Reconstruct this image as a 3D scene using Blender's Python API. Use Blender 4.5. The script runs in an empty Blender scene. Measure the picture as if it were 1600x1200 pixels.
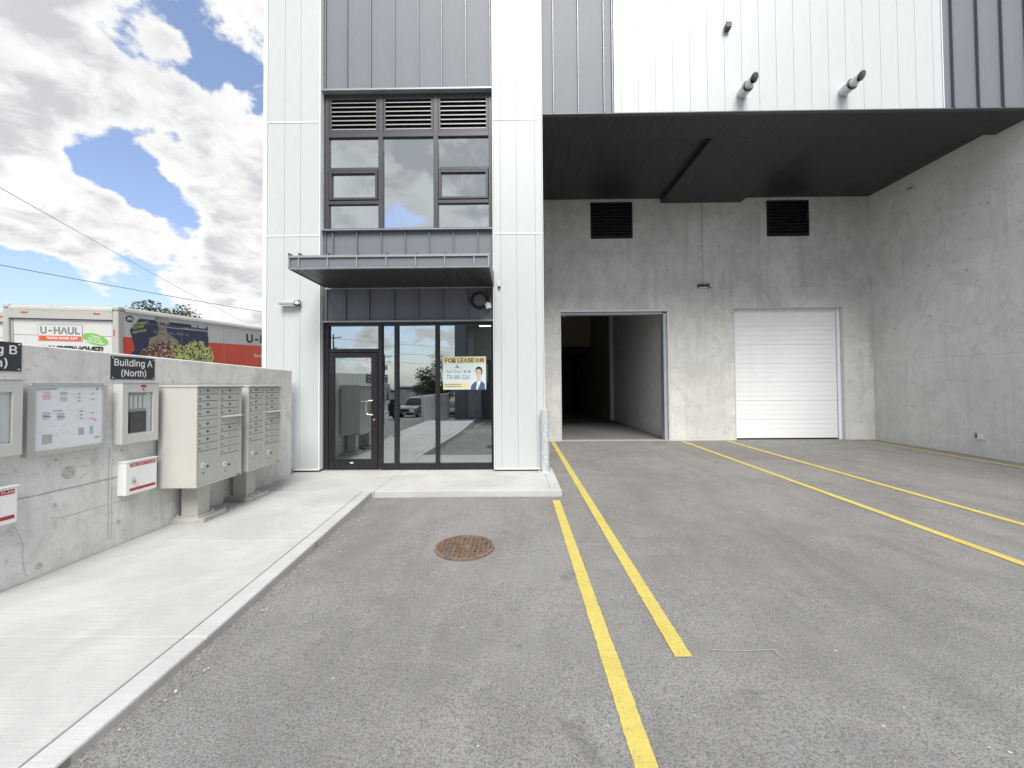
import bpy, bmesh, math, random
from mathutils import Vector, Matrix
R = math.radians
random.seed(7)
C = bpy.context.scene.collection
sc = bpy.context.scene

# ------------------------------------------------------------------ camera, world, sun, exposure
EYE = 1.77
cd = bpy.data.cameras.new("camera")
cd.sensor_fit = 'HORIZONTAL'; cd.sensor_width = 36.0
cd.lens = 612.0 / 1600.0 * 36.0
cd.shift_y = -11.0 / 1600.0
cd.clip_start = 0.05; cd.clip_end = 3000
cam = bpy.data.objects.new("camera", cd); C.objects.link(cam)
cam.matrix_world = (Matrix.Translation((0, 0, EYE)) @ Matrix.Rotation(R(.56), 4, 'Z')
                    @ Matrix.Rotation(R(91.2), 4, 'X') @ Matrix.Rotation(R(-.4), 4, 'Z'))
sc.camera = cam
sc.view_settings.view_transform = 'Standard'
try: sc.view_settings.look = 'None'
except Exception: pass
sc.view_settings.gamma = 1.0
sc.view_settings.use_curve_mapping = False
sc.view_settings.exposure = 2.22

SUN_EL, SUN_AZ = 50.0, 172.0       # azimuth measured clockwise from +Y
sd = bpy.data.lights.new("sun", 'SUN'); sd.energy = 1.1; sd.angle = R(32); sd.color = (1.0, .965, .91)
sun = bpy.data.objects.new("sun", sd); C.objects.link(sun)
sv = Vector((math.sin(R(SUN_AZ)) * math.cos(R(SUN_EL)), math.cos(R(SUN_AZ)) * math.cos(R(SUN_EL)), math.sin(R(SUN_EL))))
sun.rotation_euler = (-sv).to_track_quat('-Z', 'Y').to_euler()
sun.location = sv * 60

class NT:
    """small helper to write node trees"""
    def __init__(s, tree): s.t = tree; s.n = tree.nodes; s.l = tree.links
    def node(s, kind, **kw):
        n = s.n.new(kind)
        for k, v in kw.items():
            if k.startswith('i_'):
                key = k[2:].replace('_', ' ')
                n.inputs[key].default_value = v
            else: setattr(n, k, v)
        return n
    def link(s, a, b): s.l.new(a, b)
    def val(s, x, sock):
        if hasattr(x, 'is_output'): s.l.new(x, sock)
        else: sock.default_value = x
    def math(s, op, a, b=0.0, c=None, clamp=False):
        n = s.n.new('ShaderNodeMath'); n.operation = op; n.use_clamp = clamp
        s.val(a, n.inputs[0]); s.val(b, n.inputs[1])
        if c is not None: s.val(c, n.inputs[2])
        return n.outputs[0]
    def vmath(s, op, a, b):
        n = s.n.new('ShaderNodeVectorMath'); n.operation = op
        s.val(a, n.inputs[0]); s.val(b, n.inputs[1])
        return n.outputs['Value'] if op in ('DOT_PRODUCT', 'LENGTH') else n.outputs[0]
    def mapr(s, x, a, b, c=0.0, d=1.0, smooth=False):
        n = s.n.new('ShaderNodeMapRange'); n.clamp = True
        if smooth: n.interpolation_type = 'SMOOTHSTEP'
        s.val(x, n.inputs[0])
        for i, v in enumerate((a, b, c, d)): n.inputs[i + 1].default_value = v
        return n.outputs[0]
    def mix(s, f, a, b, blend='MIX'):
        n = s.n.new('ShaderNodeMix'); n.data_type = 'RGBA'; n.blend_type = blend; n.clamp_factor = True
        s.val(f, n.inputs[0]); s.val(a, n.inputs[6]); s.val(b, n.inputs[7])
        return n.outputs[2]
    def noise(s, vec, scale, detail=4, rough=.55, dist=0.0):
        n = s.n.new('ShaderNodeTexNoise'); s.l.new(vec, n.inputs['Vector'])
        n.inputs['Scale'].default_value = scale; n.inputs['Detail'].default_value = detail
        n.inputs['Roughness'].default_value = rough; n.inputs['Distortion'].default_value = dist
        return n.outputs[0]
    def scalev(s, vec, v, off=(0, 0, 0)):
        n = s.n.new('ShaderNodeMapping'); s.l.new(vec, n.inputs[0]); n.inputs['Scale'].default_value = v
        n.inputs['Location'].default_value = off
        return n.outputs[0]

def c4(c): return (c[0], c[1], c[2], 1.0)

world = bpy.data.worlds.new("World"); sc.world = world; world.use_nodes = True
W_ = NT(world.node_tree); W_.n.clear()
wo = W_.node('ShaderNodeOutputWorld'); bg = W_.node('ShaderNodeBackground'); W_.link(bg.outputs[0], wo.inputs[0])
sky = W_.node('ShaderNodeTexSky'); sky.sky_type = 'NISHITA'; sky.sun_disc = False
sky.sun_elevation = R(SUN_EL); sky.sun_rotation = R(SUN_AZ); sky.air_density = 1.0; sky.dust_density = 1.2; sky.ozone_density = 1.0
tc = W_.node('ShaderNodeTexCoord'); dirv = tc.outputs['Generated']
sep = W_.node('ShaderNodeSeparateXYZ'); W_.link(dirv, sep.inputs[0])
zz = W_.math('ADD', W_.math('MAXIMUM', sep.outputs[2], 0.0), 0.28)
cmb = W_.node('ShaderNodeCombineXYZ')
W_.link(W_.math('DIVIDE', sep.outputs[0], zz), cmb.inputs[0]); W_.link(W_.math('DIVIDE', sep.outputs[1], zz), cmb.inputs[1])
cp = cmb.outputs[0]
base = W_.noise(cp, 1.5, 10, .58, .25)
det = W_.noise(cp, 6.0, 8, .62, .3)
puff = W_.node('ShaderNodeTexVoronoi'); puff.feature = 'SMOOTH_F1'; puff.inputs['Scale'].default_value = 15; puff.inputs['Smoothness'].default_value = .35
warp = W_.node('ShaderNodeTexNoise'); W_.link(dirv, warp.inputs['Vector']); warp.inputs['Scale'].default_value = 7; warp.inputs['Detail'].default_value = 6
wv = W_.node('ShaderNodeVectorMath'); wv.operation = 'MULTIPLY_ADD'; W_.link(warp.outputs['Color'], wv.inputs[0]); wv.inputs[1].default_value = (.16, .16, .16); W_.link(dirv, wv.inputs[2])
W_.link(wv.outputs[0], puff.inputs['Vector'])
det2 = W_.noise(dirv, 13, 9, .62, .2)
cov = W_.math('ADD', W_.math('MULTIPLY', base, .60), W_.math('MULTIPLY', det, .14))
cov = W_.math('ADD', cov, W_.math('MULTIPLY', det2, .26))
cov = W_.math('ADD', cov, W_.math('MULTIPLY', W_.math('SUBTRACT', .45, puff.outputs['Distance']), .16))
# the clouds and the gaps left of the building, the last two behind the camera: each a soft patch round a direction (x, y, z, tightness, weight)
BL = [(-.690, .615, .375, 420, -.17), (-.660, .652, .365, 500, -.17), (-.635, .685, .335, 600, -.16), (-.61, .72, .30, 800, -.14), (-.59, .675, .44, 2500, -.07), (-.520, .645, .555, 1100, -.11), (-.475, .67, .565, 1200, -.12), (-.56, .68, .475, 260, .13), (-.50, .75, .44, 150, .10),
      (-.79, .59, .165, 150, -.17), (-.72, .67, .150, 200, -.16), (-.468, .78, .37, 900, -.16), (-.57, .755, .33, 90, .12),
      (-.72, .64, .26, 130, .14), (-.765, .565, .34, 110, .13), (-.66, .58, .48, 60, .12), (-.50, .80, .20, 60, .14),
      (-.12, -.84, .52, 9, .20), (-.25, -.95, .20, 40, -.12)]  # first one: unseen cloud added for the upper window reflections
for (x, y, z, k, w) in BL:
    v = Vector((x, y, z)).normalized()
    d = W_.vmath('DOT_PRODUCT', dirv, tuple(v))
    g = W_.math('EXPONENT', W_.math('MULTIPLY', W_.math('SUBTRACT', d, 1.0), k * 2.0))
    cov = W_.math('ADD', cov, W_.math('MULTIPLY', g, w))
mask = W_.mapr(cov, .462, .505, 0, 1, True)
thick = W_.mapr(cov, .50, .61, 0, 1, True)
shade = W_.noise(W_.scalev(cp, (1, 1, 1), (4.1, 2.3, 0)), 2.6, 7, .55, .2)
fine = W_.noise(W_.scalev(cp, (1, 1, 1), (1.1, 7.3, 0)), 9.0, 6, .6, .4)
greyf = W_.math('MULTIPLY', thick, W_.mapr(W_.math('ADD', W_.math('MULTIPLY', shade, .55), W_.math('MULTIPLY', fine, .45)), .42, .60, 0.0, 1.0, True))
for (x, y, z, k, w) in [(-.13, -.80, .58, 12, .55), (-.60, .62, .50, 60, .30)]:      # two heavier grey banks, the first unseen, added to grey the upper window reflections
    v = Vector((x, y, z)).normalized()
    gg = W_.math('EXPONENT', W_.math('MULTIPLY', W_.math('SUBTRACT', W_.vmath('DOT_PRODUCT', dirv, tuple(v)), 1.0), k * 2.0))
    greyf = W_.math('ADD', greyf, W_.math('MULTIPLY', W_.math('MULTIPLY', gg, w), W_.mapr(fine, .35, .55)), clamp=True)
cloud = W_.mix(greyf, (1.46, 1.46, 1.445, 1), (.93, .945, .985, 1))
horizon = W_.mapr(sep.outputs[2], .0, .30, 1.0, 0.0, True)
skyc = W_.mix(1.0, sky.outputs[0], (.31, .31, .335, 1), 'MULTIPLY')
skyc = W_.mix(W_.math('ADD', W_.math('MULTIPLY', horizon, .25), .16), skyc, (.84, .95, 1.16, 1))
col = W_.mix(mask, skyc, cloud)
W_.link(col, bg.inputs[0]); bg.inputs[1].default_value = 0.15
world.cycles_visibility.camera = True

# ------------------------------------------------------------------ materials
MATS = {}
def new_mat(name):
    m = bpy.data.materials.new(name); m.use_nodes = True
    t = NT(m.node_tree); t.n.clear()
    out = t.node('ShaderNodeOutputMaterial'); p = t.node('ShaderNodeBsdfPrincipled')
    t.link(p.outputs[0], out.inputs[0]); MATS[name] = m
    return m, t, p, out
def setp(p, rough=.5, metal=0.0, spec=.5):
    p.inputs['Roughness'].default_value = rough; p.inputs['Metallic'].default_value = metal
    p.inputs['Specular IOR Level'].default_value = spec
def bump(t, p, h, strength=.3, dist=.01):
    b = t.node('ShaderNodeBump'); b.inputs['Strength'].default_value = strength; b.inputs['Distance'].default_value = dist
    t.link(h, b.inputs['Height']); t.link(b.outputs[0], p.inputs['Normal'])
def pos(t): return t.node('ShaderNodeNewGeometry').outputs['Position']
def objc(t): return t.node('ShaderNodeTexCoord').outputs['Object']

def paint(name, col, rough=.45, metal=0.0, var=.06, scale=3.0, bmp=.0, spec=.5, dirt=0.0):
    m, t, p, o = new_mat(name); setp(p, rough, metal, spec)
    P = objc(t)
    n = t.noise(P, scale, 5, .6)
    n2 = t.noise(P, scale * 9, 4, .6)
    f = t.math('ADD', t.math('MULTIPLY', n, .7), t.math('MULTIPLY', n2, .3))
    lo = [max(0, v * (1 - var * 2)) for v in col]; hi = [min(1, v * (1 + var * 2)) for v in col]
    cc = t.mix(t.mapr(f, .3, .7), c4(lo), c4(hi))
    if dirt:
        d = t.noise(t.scalev(P, (3, 3, .4)), 4, 6, .7)
        cc = t.mix(t.mapr(d, .52, .75, 0, dirt), cc, c4([v * .45 for v in col]))
    t.link(cc, p.inputs['Base Color'])
    t.val(t.mapr(n2, .3, .7, max(.02, rough - .08), min(1, rough + .08)), p.inputs['Roughness'])
    if name.startswith('grey_metal_cl'):
        for lk in list(p.inputs['Roughness'].links): m.node_tree.links.remove(lk)
        p.inputs['Roughness'].default_value = rough
    if name in ('white_cladding', 'grey_metal_cladding'): bump(t, p, t.noise(t.scalev(P, (2.2, 2.2, .5)), .9, 3, .5), .12, .02)
    if bmp: bump(t, p, n2, bmp, .004)
    return m

def concrete(name, a, b, dark, streak=.5, axis=0, forms=True, scale=1.0, base_z=None):
    m, t, p, o = new_mat(name); setp(p, .86, 0, .3)
    P = pos(t)
    big = t.noise(P, .75 * scale, 6, .62, .6)
    mid = t.noise(P, 3.2 * scale, 7, .65, .4)
    fin = t.noise(P, 28 * scale, 6, .7)
    st = t.noise(t.scalev(P, (3.0, 3.0, .28)), 1.6 * scale, 6, .6, .3)
    f = t.math('ADD', t.math('MULTIPLY', big, .55), t.math('MULTIPLY', mid, .45))
    cc = t.mix(t.mapr(f, .36, .64, 0, 1, True), c4(a), c4(b))
    cc = t.mix(t.mapr(st, .50, .74, 0, streak, True), cc, c4(dark))
    cc = t.mix(t.mapr(fin, .35, .65, 0, .30), cc, c4([v * .78 for v in a]))
    wispy = t.noise(P, 1.9 * scale, 9, .72, 1.8)
    ridge = t.math('ABSOLUTE', t.math('SUBTRACT', wispy, .5))
    cc = t.mix(t.mapr(ridge, 0.0, .012, .18, 0.0), cc, c4([v * .70 for v in a]))
    pale = t.noise(t.scalev(P, (1, 1, .7), (9, 3, 5)), 1.1 * scale, 7, .66, 1.1)
    cc = t.mix(t.mapr(pale, .50, .74, 0, .35, True), cc, c4([min(1, v * 1.16) for v in b]))
    if forms:   # sheets of formwork leave panels of slightly different tone
        br = t.node('ShaderNodeTexBrick'); br.offset = .5
        sp = t.node('ShaderNodeSeparateXYZ'); t.link(P, sp.inputs[0])
        cb = t.node('ShaderNodeCombineXYZ'); t.link(sp.outputs[axis], cb.inputs[0]); t.link(sp.outputs[2], cb.inputs[1])
        wob = t.noise(P, 5, 3); t.link(t.math('MULTIPLY', wob, .01), cb.inputs[2])
        t.link(cb.outputs[0], br.inputs['Vector']); br.inputs['Scale'].default_value = 1.0
        br.inputs['Brick Width'].default_value = 1.22; br.inputs['Row Height'].default_value = 2.44
        br.inputs['Mortar Size'].default_value = .006; br.inputs['Mortar Smooth'].default_value = .6
        br.inputs['Color1'].default_value = (.93, .93, .93, 1); br.inputs['Color2'].default_value = (1.04, 1.04, 1.03, 1); br.inputs['Mortar'].default_value = (.80, .80, .79, 1)
        cc = t.mix(.85, cc, br.outputs['Color'], 'MULTIPLY')
    vo = t.node('ShaderNodeTexVoronoi'); t.link(P, vo.inputs['Vector']); vo.inputs['Scale'].default_value = 11 * scale
    pit = t.mapr(vo.outputs['Distance'], .03, .09, 1, 0)
    sel = t.mapr(t.noise(P, 7 * scale, 3), .46, .58, 0, .75)
    cc = t.mix(t.math('MULTIPLY', pit, sel), cc, c4([v * .35 for v in a]))
    blot = t.noise(t.scalev(P, (1, 1, .8), (2, 13, 7)), .9 * scale, 8, .7, .9)
    cc = t.mix(t.mapr(blot, .50, .66, 0, .55, True), cc, c4(dark))
    blot2 = t.noise(t.scalev(P, (1, 1, 1), (12, 3, 1)), 5.5 * scale, 7, .75, .6)
    cc = t.mix(t.mapr(blot2, .53, .68, 0, .55, True), cc, c4([v * .85 for v in dark]))
    t.link(cc, p.inputs['Base Color'])
    h = t.math('SUBTRACT', t.math('ADD', t.math('MULTIPLY', fin, .5), t.math('MULTIPLY', mid, .7)), t.math('MULTIPLY', pit, .5))
    bump(t, p, h, .35, .006)
    return m

# asphalt
m, t, p, o = new_mat('asphalt'); setp(p, .92, 0, .25)
P = pos(t)
big = t.noise(P, .35, 6, .62, .5); mid = t.noise(P, 2.4, 6, .65, .3); fine_ = t.noise(P, 85, 5, .72); gr = t.noise(P, 190, 4, .8)
cc = t.mix(t.mapr(t.math('ADD', t.math('MULTIPLY', big, .6), t.math('MULTIPLY', mid, .4)), .38, .62, 0, 1, True), c4((.205, .200, .193)), c4((.280, .274, .264)))
vo = t.node('ShaderNodeTexVoronoi'); t.link(P, vo.inputs['Vector']); vo.inputs['Scale'].default_value = 140
cc = t.mix(t.mapr(fine_, .44, .60, .0, .55, True), c4((.045, .044, .043)), cc) if False else t.mix(t.mapr(fine_, .38, .56, .80, 0.0, True), cc, c4((.075, .073, .070)))
cc = t.mix(t.mapr(gr, .50, .70, 0, .75), cc, c4((.32, .31, .30)))
sepc = t.node('ShaderNodeSeparateColor'); t.link(vo.outputs['Color'], sepc.inputs[0])
spk = t.math('MULTIPLY', t.mapr(sepc.outputs[0], .955, .965), t.mapr(vo.outputs['Distance'], .25, .42, 1, 0))
cc = t.mix(t.math('MULTIPLY', spk, .85), cc, c4((.50, .49, .46)))
vo2 = t.node('ShaderNodeTexVoronoi'); t.link(P, vo2.inputs['Vector']); vo2.inputs['Scale'].default_value = 16
s2 = t.node('ShaderNodeSeparateColor'); t.link(vo2.outputs['Color'], s2.inputs[0])
spk2 = t.math('MULTIPLY', t.mapr(s2.outputs[1], .965, .975), t.mapr(vo2.outputs['Distance'], .07, .13, 1, 0))
cc = t.mix(t.math('MULTIPLY', spk2, .8), cc, c4((.62, .61, .58)))
sweep = t.noise(t.scalev(P, (1.4, .22, 1)), 1.3, 5, .6, .9)
cc = t.mix(t.mapr(sweep, .50, .70, 0, .30, True), cc, c4((.135, .130, .124)))
drip = t.noise(t.scalev(P, (1, 1, 1), (5, 9, 0)), 2.1, 4, .5, .3)
cc = t.mix(t.mapr(drip, .66, .72, 0, .45, True), cc, c4((.11, .105, .10)))
scuff = t.noise(t.scalev(P, (1, 3.5, 1)), 1.7, 9, .75, .8)
cc = t.mix(t.mapr(scuff, .58, .72, 0, .42, True), cc, c4((.34, .33, .315)))
t.link(cc, p.inputs['Base Color'])
bump(t, p, t.math('ADD', t.math('MULTIPLY', fine_, 1.0), t.math('MULTIPLY', vo.outputs['Distance'], .5)), .7, .006)

# pavement concrete with a broom finish
def pavement(name, a, b, kerb=False):
    m, t, p, o = new_mat(name); setp(p, .85, 0, .3)
    P = pos(t)
    oi = t.node('ShaderNodeObjectInfo').outputs['Random']
    big = t.noise(P, 1.1, 6, .65, .6); broom = t.noise(t.scalev(P, (.8, 34, 1)), 3.0, 4, .65); fin = t.noise(P, 55, 5, .75)
    cc = t.mix(t.mapr(big, .35, .65, 0, 1, True), c4(a), c4(b))
    cc = t.mix(t.math('MULTIPLY', oi, .22), cc, c4([v * .84 for v in a]))
    cc = t.mix(t.mapr(broom, .42, .68, 0, .35), cc, c4([v * .74 for v in a]))
    cc = t.mix(t.mapr(fin, .52, .75, 0, .4), cc, c4([v * .6 for v in a]))
    stain = t.noise(t.scalev(P, (1, 1, 1), (3, 8, 0)), 2.3, 8, .7, 1.2)
    cc = t.mix(t.mapr(stain, .60, .74, 0, .28, True), cc, c4([v * .62 for v in a]))
    vo = t.node('ShaderNodeTexVoronoi'); t.link(P, vo.inputs['Vector']); vo.inputs['Scale'].default_value = 7
    s2 = t.node('ShaderNodeSeparateColor'); t.link(vo.outputs['Color'], s2.inputs[0])
    sp = t.math('MULTIPLY', t.mapr(s2.outputs[0], .93, .95), t.mapr(vo.outputs['Distance'], .03, .06, 1, 0))
    cc = t.mix(t.math('MULTIPLY', sp, .6), cc, c4((.16, .14, .12)))
    t.link(cc, p.inputs['Base Color'])
    bump(t, p, t.math('ADD', t.math('MULTIPLY', broom, .8), t.math('MULTIPLY', fin, .5)), .35, .004)
    return m
M_slab = pavement('slab_concrete', (.425, .422, .41), (.515, .515, .50))
M_kerb = pavement('kerb_concrete', (.44, .435, .425), (.52, .52, .51))

M_wallc = concrete('wall_concrete', (.62, .615, .59), (.74, .735, .71), (.44, .435, .41), .45, axis=1, forms=False, scale=1.5)
M_alc = concrete('alcove_concrete', (.60, .60, .575), (.72, .72, .695), (.45, .45, .425), .55, axis=0)
M_alc2 = concrete('side_concrete', (.70, .70, .67), (.80, .80, .775), (.55, .55, .525), .5, axis=1)
M_floor = concrete('floor_concrete', (.34, .34, .32), (.46, .46, .44), (.20, .20, .18), .3, forms=False)
M_white = paint('white_cladding', (.485, .515, .51), .38, 0, .012, 1.0, 0, .5)
M_whitetrim = paint('white_trim', (.74, .76, .76), .4, 0, .01)
M_back = paint('joint_backing', (.58, .59, .59), .7)
M_dark = paint('grey_metal_cladding', (.155, .167, .188), .56, .10, .03, 1.0, 0, .4)
M_seam = paint('grey_metal_seam', (.15, .16, .182), .38, .3, .03)
M_seam2 = paint('pale_metal_trim', (.30, .31, .33), .35, .35, .03)
M_frame = paint('window_frame', (.058, .057, .066), .40, .3, .03)
M_frame_d = paint('door_frame', (.022, .021, .026), .36, .3, .03)
M_soff = paint('soffit_metal', (.036, .041, .042), .42, .2, .04)
M_black = paint('black', (.008, .008, .009), .6)
M_rubber = paint('rubber', (.018, .018, .019), .7)
M_blade = paint('louvre_blade', (.30, .30, .30), .4, .3)
M_bladed = paint('dark_louvre_blade', (.028, .028, .030), .45, .2)
M_steel = paint('brushed_steel', (.62, .62, .60), .30, .9)
M_galv = paint('galvanised_steel', (.60, .63, .65), .42, .45, .16, 14)
M_gdoor = paint('white_overhead_door', (.82, .84, .85), .42, 0, .015)
M_jamb = paint('door_jamb_steel', (.60, .62, .64), .38, .2, .03)
M_mail = paint('mailbox_paint', (.50, .495, .46), .45, .1, .02, 3, .03)
M_maild = paint('mailbox_door_paint', (.48, .475, .44), .42, .1, .02)
M_lock = paint('lock_metal', (.16, .15, .14), .3, .8)
M_plate = paint('number_plate', (.06, .06, .06), .5)
M_platel = paint('number_plate_pale', (.30, .30, .28), .5)
M_alum = paint('aluminium_frame', (.50, .51, .50), .38, .5, .03)
M_box = paint('grey_steel_box', (.55, .56, .54), .42, .1, .02)
M_print = paint('white_print', (.80, .80, .80), .4, 0, .01)
M_poster = paint('poster_paper', (.70, .72, .75), .35, 0, .01)
M_red = paint('red_print', (.42, .028, .03), .4)
M_sign = paint('sign_plate', (.045, .050, .060), .4, .2)
M_yellow = paint('padlock_brass', (.45, .38, .16), .35, .5)
M_tube = paint('warm_wall', (.66, .58, .44), .8)
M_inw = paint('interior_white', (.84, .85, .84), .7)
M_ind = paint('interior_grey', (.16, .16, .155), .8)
M_beam = paint('brown_beam', (.10, .075, .055), .7)
M_cable = paint('black_cable', (.012, .012, .013), .5)
M_rust = None

# yellow paint with wear
m, t, p, o = new_mat('yellow_paint'); setp(p, .7, 0, .3); P = pos(t)
fin = t.noise(P, 45, 6, .75); mid = t.noise(P, 3.5, 7, .7, .8)
cc = t.mix(t.mapr(mid, .35, .65), c4((.50, .41, .095)), c4((.58, .485, .125)))
cc = t.mix(t.mapr(fin, .50, .66, 0, .70), cc, c4((.30, .265, .14)))
cc = t.mix(t.math('MULTIPLY', t.mapr(mid, .60, .72), .5), cc, c4((.30, .27, .17)))
t.link(cc, p.inputs['Base Color']); bump(t, p, fin, .7, .006)
M_yel = m
# rusty iron
m, t, p, o = new_mat('rusty_iron'); setp(p, .8, .25, .4); P = pos(t)
n1 = t.noise(P, 7, 7, .7, .6); n2 = t.noise(P, 60, 5, .7)
cc = t.mix(t.mapr(n1, .38, .62, 0, 1, True), c4((.16, .095, .062)), c4((.29, .225, .17)))
cc = t.mix(t.mapr(n1, .50, .60, 0, .7), cc, c4((.06, .045, .038)))
t.link(cc, p.inputs['Base Color']); bump(t, p, n2, .5, .003)
M_rust = m

def glass(name, tint, refl):
    m = bpy.data.materials.new(name); m.use_nodes = True
    t = NT(m.node_tree); t.n.clear()
    out = t.node('ShaderNodeOutputMaterial'); tr = t.node('ShaderNodeBsdfTransparent'); gl = t.node('ShaderNodeBsdfGlossy')
    tr.inputs[0].default_value = c4(tint); gl.inputs[0].default_value = (.86, .91, .93, 1); gl.inputs['Roughness'].default_value = .0
    fr = t.node('ShaderNodeLayerWeight'); fr.inputs[0].default_value = .5
    f = t.math('ADD', t.math('MULTIPLY', t.math('POWER', fr.outputs['Facing'], 4.0), 1 - refl), refl + .02, clamp=True)
    P = pos(t); n = t.noise(P, .9, 2, .5)
    b = t.node('ShaderNodeBump'); b.inputs['Strength'].default_value = .05; b.inputs['Distance'].default_value = .02
    t.link(n, b.inputs['Height']); t.link(b.outputs[0], gl.inputs['Normal'])
    mx = t.node('ShaderNodeMixShader'); t.link(f, mx.inputs[0]); t.link(tr.outputs[0], mx.inputs[1]); t.link(gl.outputs[0], mx.inputs[2])
    t.link(mx.outputs[0], out.inputs[0]); MATS[name] = m
    return m
M_glass = glass('storefront_glass', (.78, .83, .81), .38)
M_glassu = glass('window_glass', (.62, .68, .69), .50)
M_cover = glass('clear_cover', (.92, .93, .93), .02)

def emis(name, col, s):
    m = bpy.data.materials.new(name); m.use_nodes = True; t = NT(m.node_tree); t.n.clear()
    out = t.node('ShaderNodeOutputMaterial'); e = t.node('ShaderNodeEmission'); e.inputs[0].default_value = c4(col); e.inputs[1].default_value = s
    t.link(e.outputs[0], out.inputs[0]); return m
M_lit = emis('lit_tube', (1, .97, .9), 1.6)

# ------------------------------------------------------------------ mesh helpers
WL = {}       # world location of every object's origin while building
def reg(o, wl=(0, 0, 0)): WL[o.name] = Vector(wl)
def link(name, mesh, parent=None, loc=(0, 0, 0)):
    o = bpy.data.objects.new(name, mesh); C.objects.link(o)
    loc = Vector(loc); reg(o, loc)
    if parent is not None:
        o.parent = parent; o.location = loc - WL[parent.name]
    else: o.location = loc
    return o
def thing(name, label, cat, loc=(0, 0, 0), group=None):
    o = link(name, None, None, loc); o['label'] = label; o['category'] = cat
    o.empty_display_size = .2
    if group: o['group'] = group
    return o
def tag(o, label, cat, group=None):
    o['label'] = label; o['category'] = cat
    if group: o['group'] = group
    return o
def bm_box(bm, x0, x1, y0, y1, z0, z1, bev=0.0, seg=1):
    vs = [bm.verts.new((x, y, z)) for x in (x0, x1) for y in (y0, y1) for z in (z0, z1)]
    fs = [(0, 1, 3, 2), (4, 6, 7, 5), (0, 4, 5, 1), (2, 3, 7, 6), (0, 2, 6, 4), (1, 5, 7, 3)]
    F = [bm.faces.new([vs[i] for i in f]) for f in fs]
    if bev > 0:
        es = list({e for f in F for e in f.edges})
        bmesh.ops.bevel(bm, geom=es, offset=bev, segments=seg, affect='EDGES', profile=.5)
    return vs
def bm_prism(bm, pts, axis, a, b):
    """polygon pts in the plane across axis, extruded from a to b"""
    def mk(u, v, w):
        return {'x': (w, u, v), 'y': (u, w, v), 'z': (u, v, w)}[axis]
    A = [bm.verts.new(mk(u, v, a)) for u, v in pts]; B = [bm.verts.new(mk(u, v, b)) for u, v in pts]
    n = len(pts)
    bm.faces.new(A); bm.faces.new(B[::-1])
    for i in range(n): bm.faces.new((A[i], B[i], B[(i + 1) % n], A[(i + 1) % n]))
def bm_cyl(bm, p0, p1, r0, r1=None, seg=16, cap=True):
    r1 = r0 if r1 is None else r1
    p0, p1 = Vector(p0), Vector(p1); d = (p1 - p0).normalized()
    u = d.orthogonal().normalized(); v = d.cross(u)
    A, B = [], []
    for i in range(seg):
        a = 2 * math.pi * i / seg; q = u * math.cos(a) + v * math.sin(a)
        A.append(bm.verts.new(p0 + q * r0)); B.append(bm.verts.new(p1 + q * r1))
    for i in range(seg): bm.faces.new((A[i], A[(i + 1) % seg], B[(i + 1) % seg], B[i]))
    if cap: bm.faces.new(A[::-1]); bm.faces.new(B)
def bm_tube(bm, pts, r, seg=8, close=False):
    pts = [Vector(q) for q in pts]; n = len(pts); rings = []
    up = None
    for i, q in enumerate(pts):
        a = pts[i - 1] if (i > 0 or close) else pts[i]; b = pts[(i + 1) % n] if (i < n - 1 or close) else pts[i]
        d = (b - a).normalized()
        if up is None: up = d.orthogonal().normalized()
        u = (up - d * up.dot(d)).normalized(); up = u; v = d.cross(u)
        rr = r[i] if isinstance(r, (list, tuple)) else r
        rings.append([bm.verts.new(q + (u * math.cos(2 * math.pi * k / seg) + v * math.sin(2 * math.pi * k / seg)) * rr) for k in range(seg)])
    m = n if close else n - 1
    for i in range(m):
        A, B = rings[i], rings[(i + 1) % n]
        for k in range(seg): bm.faces.new((A[k], A[(k + 1) % seg], B[(k + 1) % seg], B[k]))
    if not close: bm.faces.new(rings[0][::-1]); bm.faces.new(rings[-1])
def to_mesh(bm, mat, smooth=False, name='m'):
    bmesh.ops.recalc_face_normals(bm, faces=bm.faces[:])
    me = bpy.data.meshes.new(name); bm.to_mesh(me); bm.free()
    for mm in (mat if isinstance(mat, (list, tuple)) else [mat]): me.materials.append(mm)
    if smooth:
        for f in me.polygons: f.use_smooth = True
        try: me.set_sharp_from_angle(angle=R(35))
        except Exception: pass
    return me
def part(name, bm, mat, parent=None, smooth=False, origin=None):
    """mesh built in world coordinates, linked as one object"""
    o = bpy.data.objects.new(name, None)
    me = to_mesh(bm, mat, smooth, name)
    if origin is None:
        if len(me.vertices):
            mn = Vector([min(v.co[i] for v in me.vertices) for i in range(3)]); mx = Vector([max(v.co[i] for v in me.vertices) for i in range(3)])
            origin = (mn + mx) / 2
        else: origin = Vector((0, 0, 0))
    me.transform(Matrix.Translation(-Vector(origin)))
    bpy.data.objects.remove(o)
    return link(name, me, parent, origin)
BOXC = {}
def box(name, parent, x0, x1, y0, y1, z0, z1, mat, bev=0.0):
    """one box as one object; alike boxes share their mesh"""
    sx, sy, sz = round(x1 - x0, 4), round(y1 - y0, 4), round(z1 - z0, 4)
    key = (sx, sy, sz, bev, mat.name)
    if key not in BOXC:
        bm = bmesh.new(); bm_box(bm, -sx / 2, sx / 2, -sy / 2, sy / 2, -sz / 2, sz / 2, bev)
        BOXC[key] = to_mesh(bm, mat, False, name)
    return link(name, BOXC[key], parent, ((x0 + x1) / 2, (y0 + y1) / 2, (z0 + z1) / 2))
def cyl(name, parent, p0, p1, r, mat, seg=16, r1=None, smooth=True):
    bm = bmesh.new(); bm_cyl(bm, p0, p1, r, r1, seg); return part(name, bm, mat, parent, smooth)
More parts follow.
